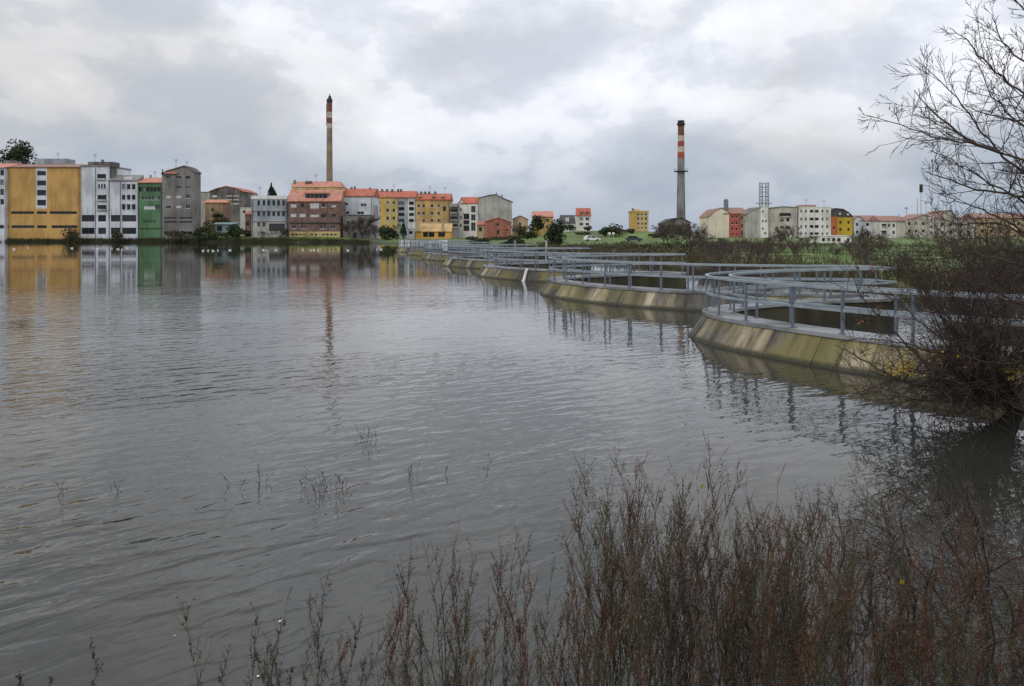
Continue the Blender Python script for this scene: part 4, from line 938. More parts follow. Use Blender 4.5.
def leafy_tree(name, label, cat, px, ytop, ybot, wpx, d, mat, seed, n=1100, group=None, trunk_h=0.25, size=.32, lumps=10):
    x = X(px, d); z0 = gz(x, d); zt = Z(ytop, d); zb_ = max(Z(ybot, d), z0); h = zt-zb_; base = np.array([x, d, z0]); rx = wpx/2*d/F*(1.3 if cat == 'bush' else 1.05)
    root = thing(name, label, cat, base, group)
    G = Grower(seed); PP = dict(maxlev=2, kids=[6, 3], wander=.12, up=.02, ang=(30, 60), ratio=(.4, .6), rmin=.03, step=.4, first=.35)
    G.branch(base-np.array([0, 0, .2]), (0.05, 0, 1), (zt-z0)*.75, 0.05*h/2+.06, 0, PP)
    V_, f_ = seg_arrays(G.thick+G.thin, 5); mesh('trunk', V_, f_, M_bark, root, base)
    V_, f_ = crown_arrays((x, d, zb_+h*.52), (rx, rx*.9, h*.52), n, size, seed, lumps, name == 'conifer'); mesh('crown', V_, f_, mat, root, base)
    return root
def bare_proto(seed, h, P_):
    G = Grower(seed); G.branch((0, 0, -.2), (0.02, 0, 1), h*.62, h*.014+.04, 0, P_)
    for k in range(3): G.branch((0, 0, h*.12+.1*k), unit(np.array([cos(seed+k*2.1), sin(seed+k*2.1), 1.25])), h*.6, h*.009+.03, 0, P_)
    tv = seg_arrays(G.thick, 5) if G.thick else None; cv = seg_arrays(G.thin, 3)
    return tv, cv
def bare_tree(name, label, px, ytop, d, proto, h0, group=None, wscale=1.0, mats=None, rz=0):
    x = X(px, d); z0 = gz(x, d); h = Z(ytop, d)-z0; s_ = h/h0
    root = thing(name, label, 'tree' if 'tree' in name else 'bush', (x, d, z0), group); root.scale = (s_*wscale, s_*wscale, s_); root.rotation_euler = (0, 0, rz)
    for nm, me in (('trunk', proto[0]), ('crown', proto[1])):
        o = bpy.data.objects.new(nm, me); COL.objects.link(o); o.parent = root
    return root

# ------------------------------------------------------------------ far leafy trees and bushes
leafy_tree('umbrella_pine', 'dark umbrella pine crown rising above the ochre building', 'tree', 19, 141, 172, 33, 290, M_green, 31, 2200, size=.5, lumps=24)
leafy_tree('conifer', 'small pointed dark conifer behind the blue grey office roof', 'tree', 271.5, 184, 200, 10, 262, M_green, 32, 900, size=.35, lumps=14)
leafy_tree('shrub', 'brown-green shrub at the foot of the ochre building', 'bush', 72, 228, 244, 21, 232.5, M_olive, 33, 900, size=.25)
leafy_tree('shrub', 'dark shrub at the foot of the stepped white block', 'bush', 117, 231, 244, 14, 232.5, M_olive, 34, 600, size=.25)
leafy_tree('shrub', 'sprawling brown shrub below the tall grey gabled block', 'bush', 180, 229, 244, 24, 232.3, M_olive, 35, 800, size=.25)
for k, (px, yt, w_, lab) in enumerate([(201, 226, 12, 'dark green bush right of the tall grey gabled block'), (212, 230, 14, 'low green bush in front of the blue-green shed'), (226, 231, 16, 'low dark bush below the small orange-brown house'), (239, 228, 14, 'dark bush left of the narrow red shed'), (217, 212.5, 9, 'round green bush beside the small orange-brown house')]):
    leafy_tree('shrub', lab, 'bush', px, yt, 243 if k < 4 else 219, w_, 233+k*1.2 if k < 4 else 262, M_green2 if k % 2 else M_green, 36+k, 600, size=.25)
leafy_tree('tree', 'broad dark evergreen in front of the yellow apartments', 'tree', 389, 222, 243, 26, 222, M_green, 45, 1200, size=.28)
leafy_tree('conifer', 'small pointed evergreen left of the white kiosk', 'tree', 403.5, 221, 241, 11, 230, M_green, 46, 900, size=.22, lumps=14)
leafy_tree('tree', 'large round dark evergreen standing in the field behind the weir', 'tree', 557, 222.5, 249.5, 27, 118, M_green, 47, 2600, size=.16, lumps=16)
leafy_tree('tree', 'round dark evergreen in front of the orange hill house', 'tree', 536, 215, 233, 16, 270, M_green, 48, 1100, size=.32)
leafy_tree('shrub', 'dark garden bush in front of the low slate-roofed house', 'bush', 570, 224.8, 232, 10, 276, M_green, 49, 500, size=.28)
leafy_tree('shrub', 'small dark bush at the foot of the white hill house', 'bush', 588, 226, 231.5, 8, 280, M_green, 50, 400, size=.28)
leafy_tree('tree', 'wide grey-green tree on the rise between the white and yellow houses', 'tree', 616, 224, 238, 24, 235, M_olive, 51, 1300, size=.25, lumps=14)
leafy_tree('tree', 'dark bush left of the wide grey-green tree', 'bush', 605, 227, 237, 9, 233, M_green, 52, 600, size=.25)
leafy_tree('shrub', 'purple-brown bush beside the tall yellow house', 'bush', 630, 229, 238, 9, 255, M_olive, 53, 500, size=.25)
for k, (px, yt, w_) in enumerate([(520, 224, 16), (531, 230, 12), (498, 236, 22), (470, 237, 14), (514, 235, 14)]):
    leafy_tree('shrub', ['brown hedge bush below the small orange gabled house', 'low bush under the round dark evergreen on the hill', 'overgrown bush at the foot of the red brick house', 'low bush in front of the white house with glazed bays', 'brown bush right of the red brick house'][k], 'bush', px, yt, 244, w_, 215+k*3, M_olive if k != 1 else M_green2, 60+k, 700, size=.25)

for k, (px, yt, yb, w_, d, lab) in enumerate([(668, 244, 254, 26, 110, 'dark green bush behind the second arch railing, left of the thicket'), (692, 243, 256, 22, 104, 'dark green bush at the left end of the brown thicket'), (640, 245, 252, 24, 122, 'low dark green hedge bush below the footpath'), (604, 246, 253, 22, 116, 'low hedge bush right of the large round evergreen'), (712, 246, 257, 18, 98, 'dark bush among the thicket below the cream block'), (583, 232, 239, 14, 250, 'hedge bush below the white hill house'), (655, 233, 241, 14, 230, 'dark bush right of the tall yellow house'), (515, 239, 247, 18, 130, 'dark bush by the pale concrete stake'), (480, 239, 247, 20, 150, 'dark bush below the white house with glazed bays')]):
    leafy_tree('shrub', lab, 'bush', px, yt, yb, w_, d, M_green if k % 3 else M_green2, 80+k, 900, size=.2)
for k, (px, yt, w_, lab) in enumerate([(208, 222, 16, 'tall dark bush in the shore gap'), (233, 224, 14, 'dark bush right of the blue-green shed'), (222, 216, 14, 'dark bush above the blue-green shed'), (246, 231, 12, 'dark bush at the foot of the narrow red shed'), (270, 229, 22, 'dark bush in front of the blue grey office')]):
    leafy_tree('shrub', lab, 'bush', px, yt, 243 if k != 2 else 226, w_, 236+k if k != 2 else 255, M_green if k % 2 else M_olive, 95+k, 700, size=.25)
# bare trees: a few grown ones, copied
PB = dict(maxlev=3, kids=[10, 7, 5], wander=.10, up=.035, ang=(22, 50), ratio=(.42, .68), rmin=.022, step=.4, first=.22, tr=.06)
protos = []
for k in range(4):
    tv, cv = bare_proto(100+k, 9.0, PB)
    a = bpy.data.meshes.new('bare_trunk'); 
    ot = mesh('trunk', tv[0], tv[1], M_bark); oc = mesh('crown', cv[0], cv[1], M_twigfar)
    protos.append((ot.data, oc.data)); bpy.data.objects.remove(ot); bpy.data.objects.remove(oc)
bt = [(700, 223, 150, 'bare tree at the left of the brown thicket below the cream block'), (686, 221, 170, 'bushy bare tree in front of the boiler house'), (668, 222, 172, 'brown bare tree left of the boiler house'), (722, 236, 120, 'low bare tree below the cream gable'),
      (742, 237, 118, 'low bare tree below the red balconied side'), (768, 236, 110, 'low bare tree below the white stair strip'), (789, 222, 125, 'tall bare tree standing before the buff block with the loggia'), (808, 234, 112, 'bare tree below the left side of the white four storey block'),
      (864, 226, 95, 'bare tree in front of the white house at the right of the mustard block'), (850, 238, 90, 'small bare tree right of the white pavilion'), (885, 238, 85, 'small bare tree below the white balconied block'), (362, 214, 231, 'bare tree against the derelict stone mill'), (349, 220, 231, 'bare tree at the left corner of the stone mill'), (376, 224, 229, 'bare tree right of the stone mill'), (280, 226, 234, 'bare tree in front of the blue grey office'), (262, 230, 234, 'small bare tree left of the blue grey office entrance'), (706, 232, 130, 'dense bare tree behind the near railing'), (664, 227, 165, 'brown bare tree below the tall yellow house'), (690, 229, 140, 'brown bare tree right of the boiler house'), (677, 233, 128, 'low dense bare tree in front of the concrete chimney'), (696, 237, 112, 'low bare tree at the left end of the brown thicket'), (779, 230, 118, 'bare tree left of the tall one before the buff block'), (835, 246, 80, 'low bare tree below the white pavilion')]
for k, (px, yt, d, lab) in enumerate(bt):
    bare_tree('bare_tree', lab, px, yt, d, protos[k % 4], 8.0, 'bare winter trees around the lake', 1.0+.25*((k*7) % 3), rz=k*1.3)
# brown thicket that reads as one mass below the right-hand blocks
G = Grower(200); PT = dict(maxlev=2, kids=[7, 5], wander=.14, up=.06, ang=(20, 55), ratio=(.4, .7), rmin=.012, step=.4, first=.15, tr=9)
for k in range(230):
    px = G.r.uniform(690, 872)
    if 812 < px < 858 and k > 20: continue
    d = G.r.uniform(46, 135) if k > 90 else G.r.uniform(90, 140); x = X(px, d); z0 = gz(x, d)
    h = G.r.uniform(.75, 1.15)*(2.3-.0125*d)*1.15
    for _ in range(2): G.branch((x+G.r.uniform(-.5, .5), d, z0-.1), (G.r.uniform(-.4, .4), G.r.uniform(-.4, .4), 1), h, .03, 0, PT)
V_, f_ = seg_arrays(G.thin+G.thick, 3); o = mesh('thicket', V_, f_, M_twigfar); tag(o, 'brown leafless thicket below the buildings at the right', 'thicket', kind='stuff')
# dead reeds and rough grass along the bank behind the weir and on the town shore
def tufts(name, label, pts, hgt, mat, seed, blades=16, spread=.35, wid=.02):
    g_ = np.random.default_rng(seed); pts = np.asarray(pts); n = len(pts)
    b = np.repeat(pts, blades, 0)+np.column_stack([g_.normal(size=(n*blades, 2))*spread, np.zeros(n*blades)])
    h = hgt*(.5+.7*g_.random(n*blades)); lean = g_.normal(size=(n*blades, 2))*.22*h[:, None]
    top = b+np.column_stack([lean, h]); mid = (b+top)/2+np.column_stack([-lean*.12, .04*h])
    segs = np.vstack([np.column_stack([b, mid, np.full(len(b), wid), np.full(len(b), wid*.8)]), np.column_stack([mid, top, np.full(len(b), wid*.8), np.full(len(b), wid*.15)])])
    V_, f_ = seg_arrays(segs, 3); o = mesh(name, V_, f_, mat); tag(o, label, 'grass', kind='stuff'); return o
g_ = np.random.default_rng(5)
bank = []
for (a, b) in zip(lake_poly[15:21], lake_poly[16:22]):
    m_ = int(np.linalg.norm(b-a)*4)
    for k in range(m_):
        t_ = g_.random(); p_ = a+(b-a)*t_+np.array([g_.uniform(.1, 3.2), 0]); bank.append((p_[0], p_[1], gz(p_[0], p_[1])-.05))
M_reed = plain('dead_reed', (0.095, 0.075, 0.04), .9, 0, .4, 1.2)
M_rough = plain('rough_grass', (0.055, 0.075, 0.022), .9, 0, .4, .8)
tufts('dead_reeds', 'brown dead reeds along the bank behind the weir', bank, .95, M_reed, 6, 14, .3, .02)
fld = []
for k in range(1500):
    y = g_.uniform(30, 150); x = g_.uniform(0, 75)
    if sdist(np.array([x]), np.array([y]))[0] > 2.2 and 520 < 512+F*x/y < 1080: fld.append((x, y, gz(x, y)-.03))
tufts('field_grass', 'rough green grass of the meadow behind the weir', fld, .32, M_rough, 7, 16, .5, .02)
shore = []
for k in range(1300):
    x = g_.uniform(-170, -40); y0 = np.interp(x, [-420, -110, -62, -44, -31], [236, 234, 231, 222, 205]); y = y0+g_.uniform(.15, 2.2); shore.append((x, y, gz(x, y)-.05))
tufts('shore_grass', 'dark rough grass on the embankment of the town shore', shore, .8, plain('shore_weed', (0.05, 0.052, 0.024), .9, 0, .5, .5), 8, 14, .5, .035)

# ------------------------------------------------------------------ big bare tree leaning in from the right
G = Grower(301); PL = dict(maxlev=3, kids=[4, 4, 3], wander=.075, up=.045, ang=(22, 50), ratio=(.40, .72), rmin=.0034, step=.15, first=.12, tr=.03)
tb = np.array([9.7, 12.6, gz(9.7, 12.6)])
def LP(lst): return [P(a, b, c) for a, b, c in lst]
crotch = P(1085, 300, 12.7); c2 = P(1075, 210, 12.6)
G.limb([tb-np.array([0, 0, .2]), P(1100, 360, 12.7), crotch, c2, P(1085, 60, 12.8), P(1080, -60, 12.8)], .17, .05, PL, .5, 1.6)
limbs = [
    [c2, P(1050, 175, 12.4), P(1024, 160, 12.2), P(970, 143, 12.0), P(920, 134, 11.8), P(866, 115, 11.6)],
    [c2, P(1040, 185, 12.8), P(1010, 165, 12.8), P(996, 149, 12.7), P(970, 117, 12.5), P(949, 87, 12.4), P(913, 58, 12.3)],
    [c2, P(1050, 120, 12.4), P(1024, 93, 12.2), P(987, 67, 12.0), P(970, 41, 12), P(949, 28, 11.9)],
    [P(1083, 120, 12.7), P(1050, 80, 12.6), P(1024, 61, 12.6), P(1002, 44, 12.5), P(992, 17, 12.4)],
    [P(1000, 152, 12.2), P(964, 140, 12.4), P(938, 117, 12.5), P(914, 90, 12.6)],
    [c2, P(1050, 200, 12.2), P(1010, 195, 11.9), P(970, 190, 11.8), P(938, 175, 11.6), P(925, 172, 11.6)],
    [crotch, P(1050, 250, 12.4), P(1015, 225, 12.2), P(975, 205, 12.2), P(940, 200, 12.0)],
    [crotch, P(1060, 240, 13.2), P(1024, 200, 13.2), P(990, 185, 13.3), P(955, 160, 13.2), P(930, 150, 13.1)],
    [P(1083, 100, 12.7), P(1060, 40, 12.4), P(1030, 20, 12.2), P(1000, -20, 12.0)],
    [P(1080, 170, 12.7), P(1050, 150, 13.2), P(1020, 125, 13.4), P(990, 95, 13.4), P(975, 60, 13.5)],
    [P(1083, 130, 12.7), P(1055, 130, 12), P(1024, 120, 11.6), P(995, 118, 11.4), P(965, 105, 11.2)],
]
limbs += [[crotch, P(1050, 275, 12.2), P(1015, 262, 11.9), P(975, 255, 11.7), P(945, 240, 11.6)], [crotch, P(1055, 310, 12.4), P(1020, 305, 12.2), P(985, 285, 12), P(950, 275, 11.9)],
    [crotch, P(1060, 265, 13.4), P(1030, 235, 13.8), P(995, 222, 14), P(960, 225, 14.2), P(925, 215, 14.3)], [P(1098, 350, 12.7), P(1060, 335, 12.2), P(1020, 330, 11.9), P(985, 318, 11.7)], [crotch, P(1055, 255, 12.9), P(1020, 250, 13.2), P(985, 250, 13.4), P(940, 262, 13.5), P(905, 258, 13.6)], [P(1098, 350, 12.7), P(1050, 355, 12.6), P(1010, 365, 12.4), P(975, 360, 12.2), P(940, 345, 12.0)]]
for k, l_ in enumerate(limbs): G.limb(l_, .036, .0045, PL, .14, .95, 1)
tree = thing('bare_tree', 'tall leafless tree whose dark branches reach in from the right edge', 'tree', tb)
V_, f_ = seg_arrays(G.thick, 6); mesh('trunk', V_, f_, M_bark, tree, tb)
V_, f_ = seg_arrays(G.thin, 3); mesh('crown', V_, f_, M_twig, tree, tb)
print('tree segs', len(G.thick), len(G.thin))

# willow bush spreading low over the water at its foot
G = Grower(302); PS = dict(maxlev=3, kids=[5, 4, 3], wander=.11, up=.015, ang=(25, 65), ratio=(.40, .72), rmin=.0034, step=.15, first=.12, tr=.022)
sb = np.array([9.15, 14.0, -0.1])
st_ = [[(975, 398, 13.4), (940, 380, 13.2), (894, 330, 13), (862, 300, 12.8), (852, 272, 12.8)], [(985, 398, 13.4), (950, 388, 12.8), (900, 382, 12.4), (850, 352, 12.2), (835, 345, 12.1)], [(980, 395, 13.5), (972, 360, 13.4), (930, 300, 13.4), (900, 255, 13.4)],
       [(985, 396, 13.5), (1000, 350, 13.6), (975, 290, 13.6), (950, 240, 13.6)], [(990, 396, 13.6), (1020, 355, 13.4), (1030, 300, 13.3), (1010, 250, 13.2)], [(980, 396, 13.4), (990, 370, 12.9), (1024, 352, 12.6), (1060, 340, 12.4)],
       [(985, 400, 13.4), (940, 402, 12.6), (890, 396, 12), (860, 388, 11.7)], [(980, 396, 13.5), (950, 350, 13.8), (920, 320, 14), (880, 290, 14.2)], [(985, 394, 13.6), (985, 330, 13.9), (990, 260, 14), (985, 215, 14)], [(985, 398, 13.4), (965, 385, 12.6), (930, 365, 12), (905, 345, 11.8)],
       [(990, 398, 13.4), (1010, 390, 12.8), (1040, 385, 12.4)], [(985, 398, 13.4), (960, 372, 13.0), (945, 320, 12.7), (935, 285, 12.6)], [(982, 398, 13.4), (955, 360, 13.6), (915, 345, 13.6), (870, 338, 13.6)], [(990, 396, 13.6), (1005, 320, 13.2), (1000, 280, 13.0), (970, 250, 12.8)]]
rs = random.Random(9)
for _ in range(15):
    a = rs.uniform(890, 1060); b = rs.uniform(205, 330); c = rs.uniform(12.3, 15); st_.append([(985+rs.uniform(-12, 25), 396, 13.5), (985+(a-985)*.35+rs.uniform(-10, 10), 396-(396-b)*.45, (13.5+c)/2), (a, b, c)])
for _ in range(13):   # low boughs that droop to the water
    a = rs.uniform(835, 1040); c = rs.uniform(12.4, 13.7); b = HZ+(EYE-rs.uniform(.05, .6))*F/c
    st_.append([(990+rs.uniform(-20, 30), 385+rs.uniform(-15, 10), 13.3), ((985+a)/2, b-rs.uniform(12, 45), (13.3+c)/2), (a, b, c)])
for l_ in st_: G.limb([sb]+LP(l_), .036, .005, PS, .16, 1.05, 1)
bush = thing('willow_bush', 'dark leafless willow bush spreading low over the water at the right', 'bush', sb)
V_, f_ = seg_arrays(G.thick, 5); mesh('stems', V_, f_, M_bark, bush, sb)
V_, f_ = seg_arrays(G.thin, 3); mesh('twigs', V_, f_, M_twig, bush, sb)
print('bush segs', len(G.thick), len(G.thin))
tp = np.array(G.tips); sel = tp[RNG.random(len(tp)) < .05]
V_, f_ = leaf_arrays(sel, .026, seed=3); mesh('rust_leaves', V_, f_, M_leafo, bush, sb)['kind'] = 'stuff'
cl = []
for (a, b, c, n_) in ((905, 366, 12.6, 70), (893, 372, 12.6, 25), (1016, 372, 12.9, 60), (955, 362, 13, 12)):
    q = P(a, b, c); cl.append(q+RNG.normal(size=(n_, 3))*np.array([.10, .12, .09]))
V_, f_ = leaf_arrays(np.vstack(cl), .035, seed=4); mesh('yellow_leaves', V_, f_, M_leafy, bush, sb)['kind'] = 'stuff'
cl = np.array([P(RNG.uniform(848, 905), RNG.uniform(262, 335), RNG.uniform(12.4, 13.2)) for _ in range(70)])
near = tp[np.argsort(((tp[None]-cl[:, None])**2).sum(-1), axis=1)[:, 0]]+RNG.normal(size=(70, 3))*.02
V_, f_ = leaf_arrays(near, .03, seed=5); mesh('rust_leaves', V_, f_, M_leafo, bush, sb)['kind'] = 'stuff'

# bramble bushes on the right bank behind
for k, (x, y, h, n_, lab) in enumerate([(21.5, 33, 3.6, 30, 'tall brown bramble bush behind the branches at the right edge'), (18.6, 31, 2.6, 26, 'tangled brown bramble bush behind the willow bush'), (25.0, 40, 3.8, 28, 'tall dark bramble bush farther back at the right edge'), (21.5, 44, 2.2, 18, 'low brown bush at the edge of the green meadow')]):
    zz = max(gz(x, y), -.1); G = Grower(320+k)
    for _ in range(n_):
        G.branch((x+G.r.uniform(-1.6, 1.6), y+G.r.uniform(-1.5, 1.5), zz-.1), (G.r.uniform(-.7, .5), G.r.uniform(-.5, .5), 1), h*G.r.uniform(.6, 1.1), .03, 0, dict(maxlev=3, kids=[6, 4, 2], wander=.14, up=.0, ang=(25, 65), ratio=(.4, .65), rmin=.006, step=.25, first=.12, tr=.02))
    b_ = thing('bramble_bush', lab, 'bush', (x, y, zz), 'bramble bushes at the right')
    V_, f_ = seg_arrays(G.thick or G.thin[:1], 4); mesh('stem', V_, f_, M_bark, b_, (x, y, zz))['kind'] = 'stuff'
    V_, f_ = seg_arrays(G.thin, 3); mesh('twigs', V_, f_, M_twigfar if k > 1 else M_twig, b_, (x, y, zz))

G = Grower(340); PR = dict(maxlev=3, kids=[5, 4, 2], wander=.15, up=-.01, ang=(25, 65), ratio=(.4, .7), rmin=.006, step=.25, first=.12, tr=9)
for k in range(190):
    y = G.r.uniform(12.5, 40); x = np.interp(y, [12, 18, 26, 36, 52], [18, 19.2, 20, 20.5, 19.5])+G.r.uniform(.1, 3.5); h = G.r.uniform(1.1, 2.0)*(1.0 if y < 28 else .75)
    G.branch((x, y, max(gz(x, y), 0)-.1), (G.r.uniform(-.7, .4), G.r.uniform(-.5, .5), 1), h, .016, 0, PR)
V_, f_ = seg_arrays(G.thin, 3); o = mesh('brambles', V_, f_, M_twig); tag(o, 'brown brambles lining the overflow channel behind the weir', 'brambles', kind='stuff')
# olive scrub between the weir and the field
g_ = np.random.default_rng(17); Cs = []
for k in range(260):
    px = g_.uniform(500, 720); d = g_.uniform(62, 150); x = X(px, d)
    if sdist(np.array([x]), np.array([d]))[0] < 1.0: continue
    if d > 118 and g_.random() < .7: continue
    z0 = gz(x, d); rr_ = g_.uniform(.5, 1.3); n_ = 70
    v = g_.normal(size=(n_, 3)); v /= np.linalg.norm(v, axis=1)[:, None]; Cs.append(np.array([x, d, z0+rr_*.35])+v*rr_*np.array([1.2, 1, .62])*(.5+.5*g_.random((n_, 1))))
V_, f_ = leaf_arrays(np.vstack(Cs), .13, seed=18, aspect=.6); o = mesh('scrub', V_, f_, M_olive); tag(o, 'low olive scrub between the weir and the green field', 'scrub', kind='stuff')

# ------------------------------------------------------------------ weeds in the foreground
def weed_proto(seed, bushy=1.0):
    """unit-height weed: stem, ascending side shoots, small seed heads; returns segments and leaf centres"""
    r = random.Random(seed); segs = []; lv = []
    lean = np.array([r.uniform(-.26, .26), r.uniform(-.16, .16), 0]); n = 9; pts = []
    for i in range(n+1):
        t = i/n; pts.append(lean*t**1.6+np.array([r.gauss(0, .006), r.gauss(0, .006), t]))
    for i in range(n): segs.append((*pts[i], *pts[i+1], .0037*(1-.75*i/n), .0037*(1-.75*(i+1)/n)))
    for k in range(int(r.uniform(14, 28)*bushy)):
        t = r.uniform(.30, .97); i = min(int(t*n), n-1); p = pts[i]+(pts[i+1]-pts[i])*(t*n-i)
        a = r.uniform(0, 2*pi); o = r.uniform(.25, .6); d = unit(np.array([cos(a)*o, sin(a)*o, 1])); ln = r.uniform(.08, .30)*(1.15-t*.75)
        q = p
        for j in range(3):
            d = unit(d+np.array([r.gauss(0, .10), r.gauss(0, .10), .10])); q2 = q+d*ln/3
            segs.append((*q, *q2, .0020*(1-j*.28), .0020*(1-(j+1)*.28)))
            for _ in range(int(r.uniform(1, 4))):
                lv.append(q+(q2-q)*r.random()+np.array([r.gauss(0, .006), r.gauss(0, .006), r.gauss(0, .004)]))
            if r.random() < .4:
                e = unit(d+np.array([r.gauss(0, .5), r.gauss(0, .5), .1])); segs.append((*q2, *(q2+e*ln*.3), .0014, .0006)); lv.append(q2+e*ln*.3)
            q = q2
    return np.array(segs), np.array(lv)
WP = [weed_proto(400+k, .6+.15*(k % 6)) for k in range(18)]
def place_weed(k, p, h, rz, tilt):
    segs, lv = WP[k]; c, s_ = cos(rz), sin(rz)
    def tf(Q):
        Q = Q.copy(); x = Q[:, 0]*c-Q[:, 1]*s_; y = Q[:, 0]*s_+Q[:, 1]*c; z = Q[:, 2]
        return np.column_stack([x*h+p[0]+tilt[0]*z*h, y*h+p[1]+tilt[1]*z*h, z*h+p[2]])
    return np.column_stack([tf(segs[:, 0:3]), tf(segs[:, 3:6]), segs[:, 6:8]*(.65+.35*h)]), tf(lv)
env_x = [180, 230, 300, 340, 400, 430, 450, 500, 545, 575, 605, 640, 680, 720, 780, 840, 900, 960, 1040]
env_y = [650, 600, 625, 590, 575, 600, 525, 515, 530, 520, 468, 490, 462, 495, 490, 500, 545, 565, 570]
den_x = [180, 300, 430, 450, 560, 620, 700, 1040]
den_w = [.07, .14, .18, .36, .42, .62, 1.0, .55]
mats_w = [M_stemr, M_stemo, M_stemd, M_stemp]
acc = {0: ([], []), 1: ([], []), 2: ([], []), 3: ([], [])}
r = random.Random(77); cnt = 0
while cnt < 390:
    px = r.uniform(185, 1060); 
    if r.random() > np.interp(px, den_x, den_w): continue
    d = r.uniform(4.3, 6.0)+(max(0, px-760)/300)*r.uniform(0, .9)
    x = X(px, d); zb_ = max(gz(x, d), -.35)
    top = np.interp(px, env_x, env_y)+abs(r.gauss(0, 75))+r.uniform(-12, 25)
    h = Z(top, d)-zb_
    if h < .3: continue
    k = r.randrange(18); m = r.choices([0, 1, 2, 3], [.42, .28, .14, .16])[0]
    sg, lv = place_weed(k, (x, d, zb_), h, r.uniform(0, 2*pi), (r.gauss(.05, .11), r.gauss(0, .07)))
    acc[m][0].append(sg); acc[m][1].append(lv); cnt += 1
Vs, Fs, Ms = [], [], []; o_ = 0
for m in acc:
    sg = np.vstack(acc[m][0]); lv = np.vstack(acc[m][1])
    for (V_, f_) in (seg_arrays(sg, 3), leaf_arrays(lv, .0085, aspect=.38, seed=50+m)):
        Vs.append(V_); Fs.append(f_+o_); Ms.append(np.full(len(f_), m)); o_ += len(V_)
o = mesh('weeds', np.vstack(Vs), np.vstack(Fs), mats_w, midx=np.concatenate(Ms)); tag(o, 'dense thicket of tall dry brown weeds on the near bank', 'weeds', kind='stuff')
print('weed faces', len(o.data.polygons))
# single weeds that stand clear at the left of the thicket
def lone(label, px, top, d, k, m, name='dry_weed', grp='tall dry weeds standing clear of the thicket'):
    x = X(px, d); zb_ = max(gz(x, d), -.3); h = Z(top, d)-zb_; sg, lv = place_weed(k, (x, d, zb_), h, k*.7, (r.gauss(0, .05), 0))
    root = thing(name, label, 'weed', (x, d, zb_), grp)
    V_, f_ = seg_arrays(sg, 3); mesh('stem', V_, f_, mats_w[m], root, (x, d, zb_))
    V_, f_ = leaf_arrays(lv, .009, aspect=.42, seed=int(px)); mesh('seed_heads', V_, f_, mats_w[m], root, (x, d, zb_))['kind'] = 'stuff'
for k, (px, top, d, lab) in enumerate([(205, 592, 5.0, 'forked dry weed, leftmost of the tall weeds along the near bank'), (246, 612, 5.2, 'small bushy weed left of the floating white scrap'), (263, 606, 5.1, 'dark upright weed just left of the floating white scrap'), (315, 570, 5.3, 'tall thin dark weed just right of the floating white scrap'), (334, 612, 4.9, 'short olive weed beside the tall thin dark one'), (372, 585, 5.0, 'bushy weed left of the tall leaning russet one'), (406, 556, 5.1, 'tall leaning russet weed with a feathery top, left of the thicket'),
        (452, 531, 5.0, 'weed with a crooked top at the left end of the thicket'), (607, 474, 5.4, 'feathery weed rising highest in the middle of the thicket'), (637, 490, 5.3, 'dark leafy weed right of the feathery one'), (683, 452, 5.8, 'pale slender weed that rises highest of all above the thicket'), (26, 672, 5.6, 'low dark weed tip at the lower left corner'), (55, 674, 5.6, 'russet weed tip near the lower left corner'), (103, 642, 5.7, 'small faint weed at the lower left, apart from the others')]):
    lone(lab, px, top, d, k, [1, 2, 2, 2, 1, 0, 0, 2, 0, 1, 3, 2, 0, 2][k])
# yellow leaves caught in the thicket
cl = np.array([P(a, b, r.uniform(4.9, 5.6)) for a, b in [(702, 486), (737, 545), (706, 578), (601, 590), (748, 576), (758, 628), (742, 592), (812, 660), (806, 654), (902, 582), (716, 520), (690, 640), (822, 640), (770, 560)]])
V_, f_ = leaf_arrays(cl, .018, seed=9, aspect=.6); o = mesh('fallen_leaves', V_, f_, M_leafy); tag(o, 'yellow leaves caught among the dry weeds', 'leaves', kind='stuff')
# a grey leafless shrub among the weeds at the right
for k, (px, d, n_, h, lab) in enumerate([(905, 6.4, 4, 1.25, 'grey leafless shrub among the weeds at the lower right'), (990, 7.0, 6, 1.5, 'tangled leafless shrub in the lower right corner'), (850, 7.0, 3, .9, 'small leafless shrub at the right end of the weed thicket'), (925, 7.8, 3, 1.0, 'leafless shrub between the grey shrub and the willow bush'), (1000, 6.0, 6, 1.4, 'russet leafless shrub at the bottom right corner')]):
    x = X(px, d); zz = max(gz(x, d), -.15); G = Grower(500+k)
    for _ in range(n_): G.branch((x+G.r.uniform(-.2, .2), d+G.r.uniform(-.2, .2), zz-.05), (G.r.uniform(-.7, .5), G.r.uniform(-.5, .5), 1), h*G.r.uniform(.6, 1.1), .012, 0, dict(maxlev=3, kids=[6, 4, 3], wander=.13, up=.0, ang=(25, 65), ratio=(.4, .7), rmin=.0018, step=.08, first=.15, tr=.008))
    b_ = thing('leafless_shrub', lab, 'shrub', (x, d, zz), 'leafless shrubs on the near bank')
    V_, f_ = seg_arrays(G.thick, 5); mesh('stem', V_, f_, M_bark, b_, (x, d, zz))['kind'] = 'stuff'; V_, f_ = seg_arrays(G.thin, 3); mesh('twigs', V_, f_, (M_stemp, M_stemd, M_stemd, M_stemd, M_stemr)[k], b_, (x, d, zz))
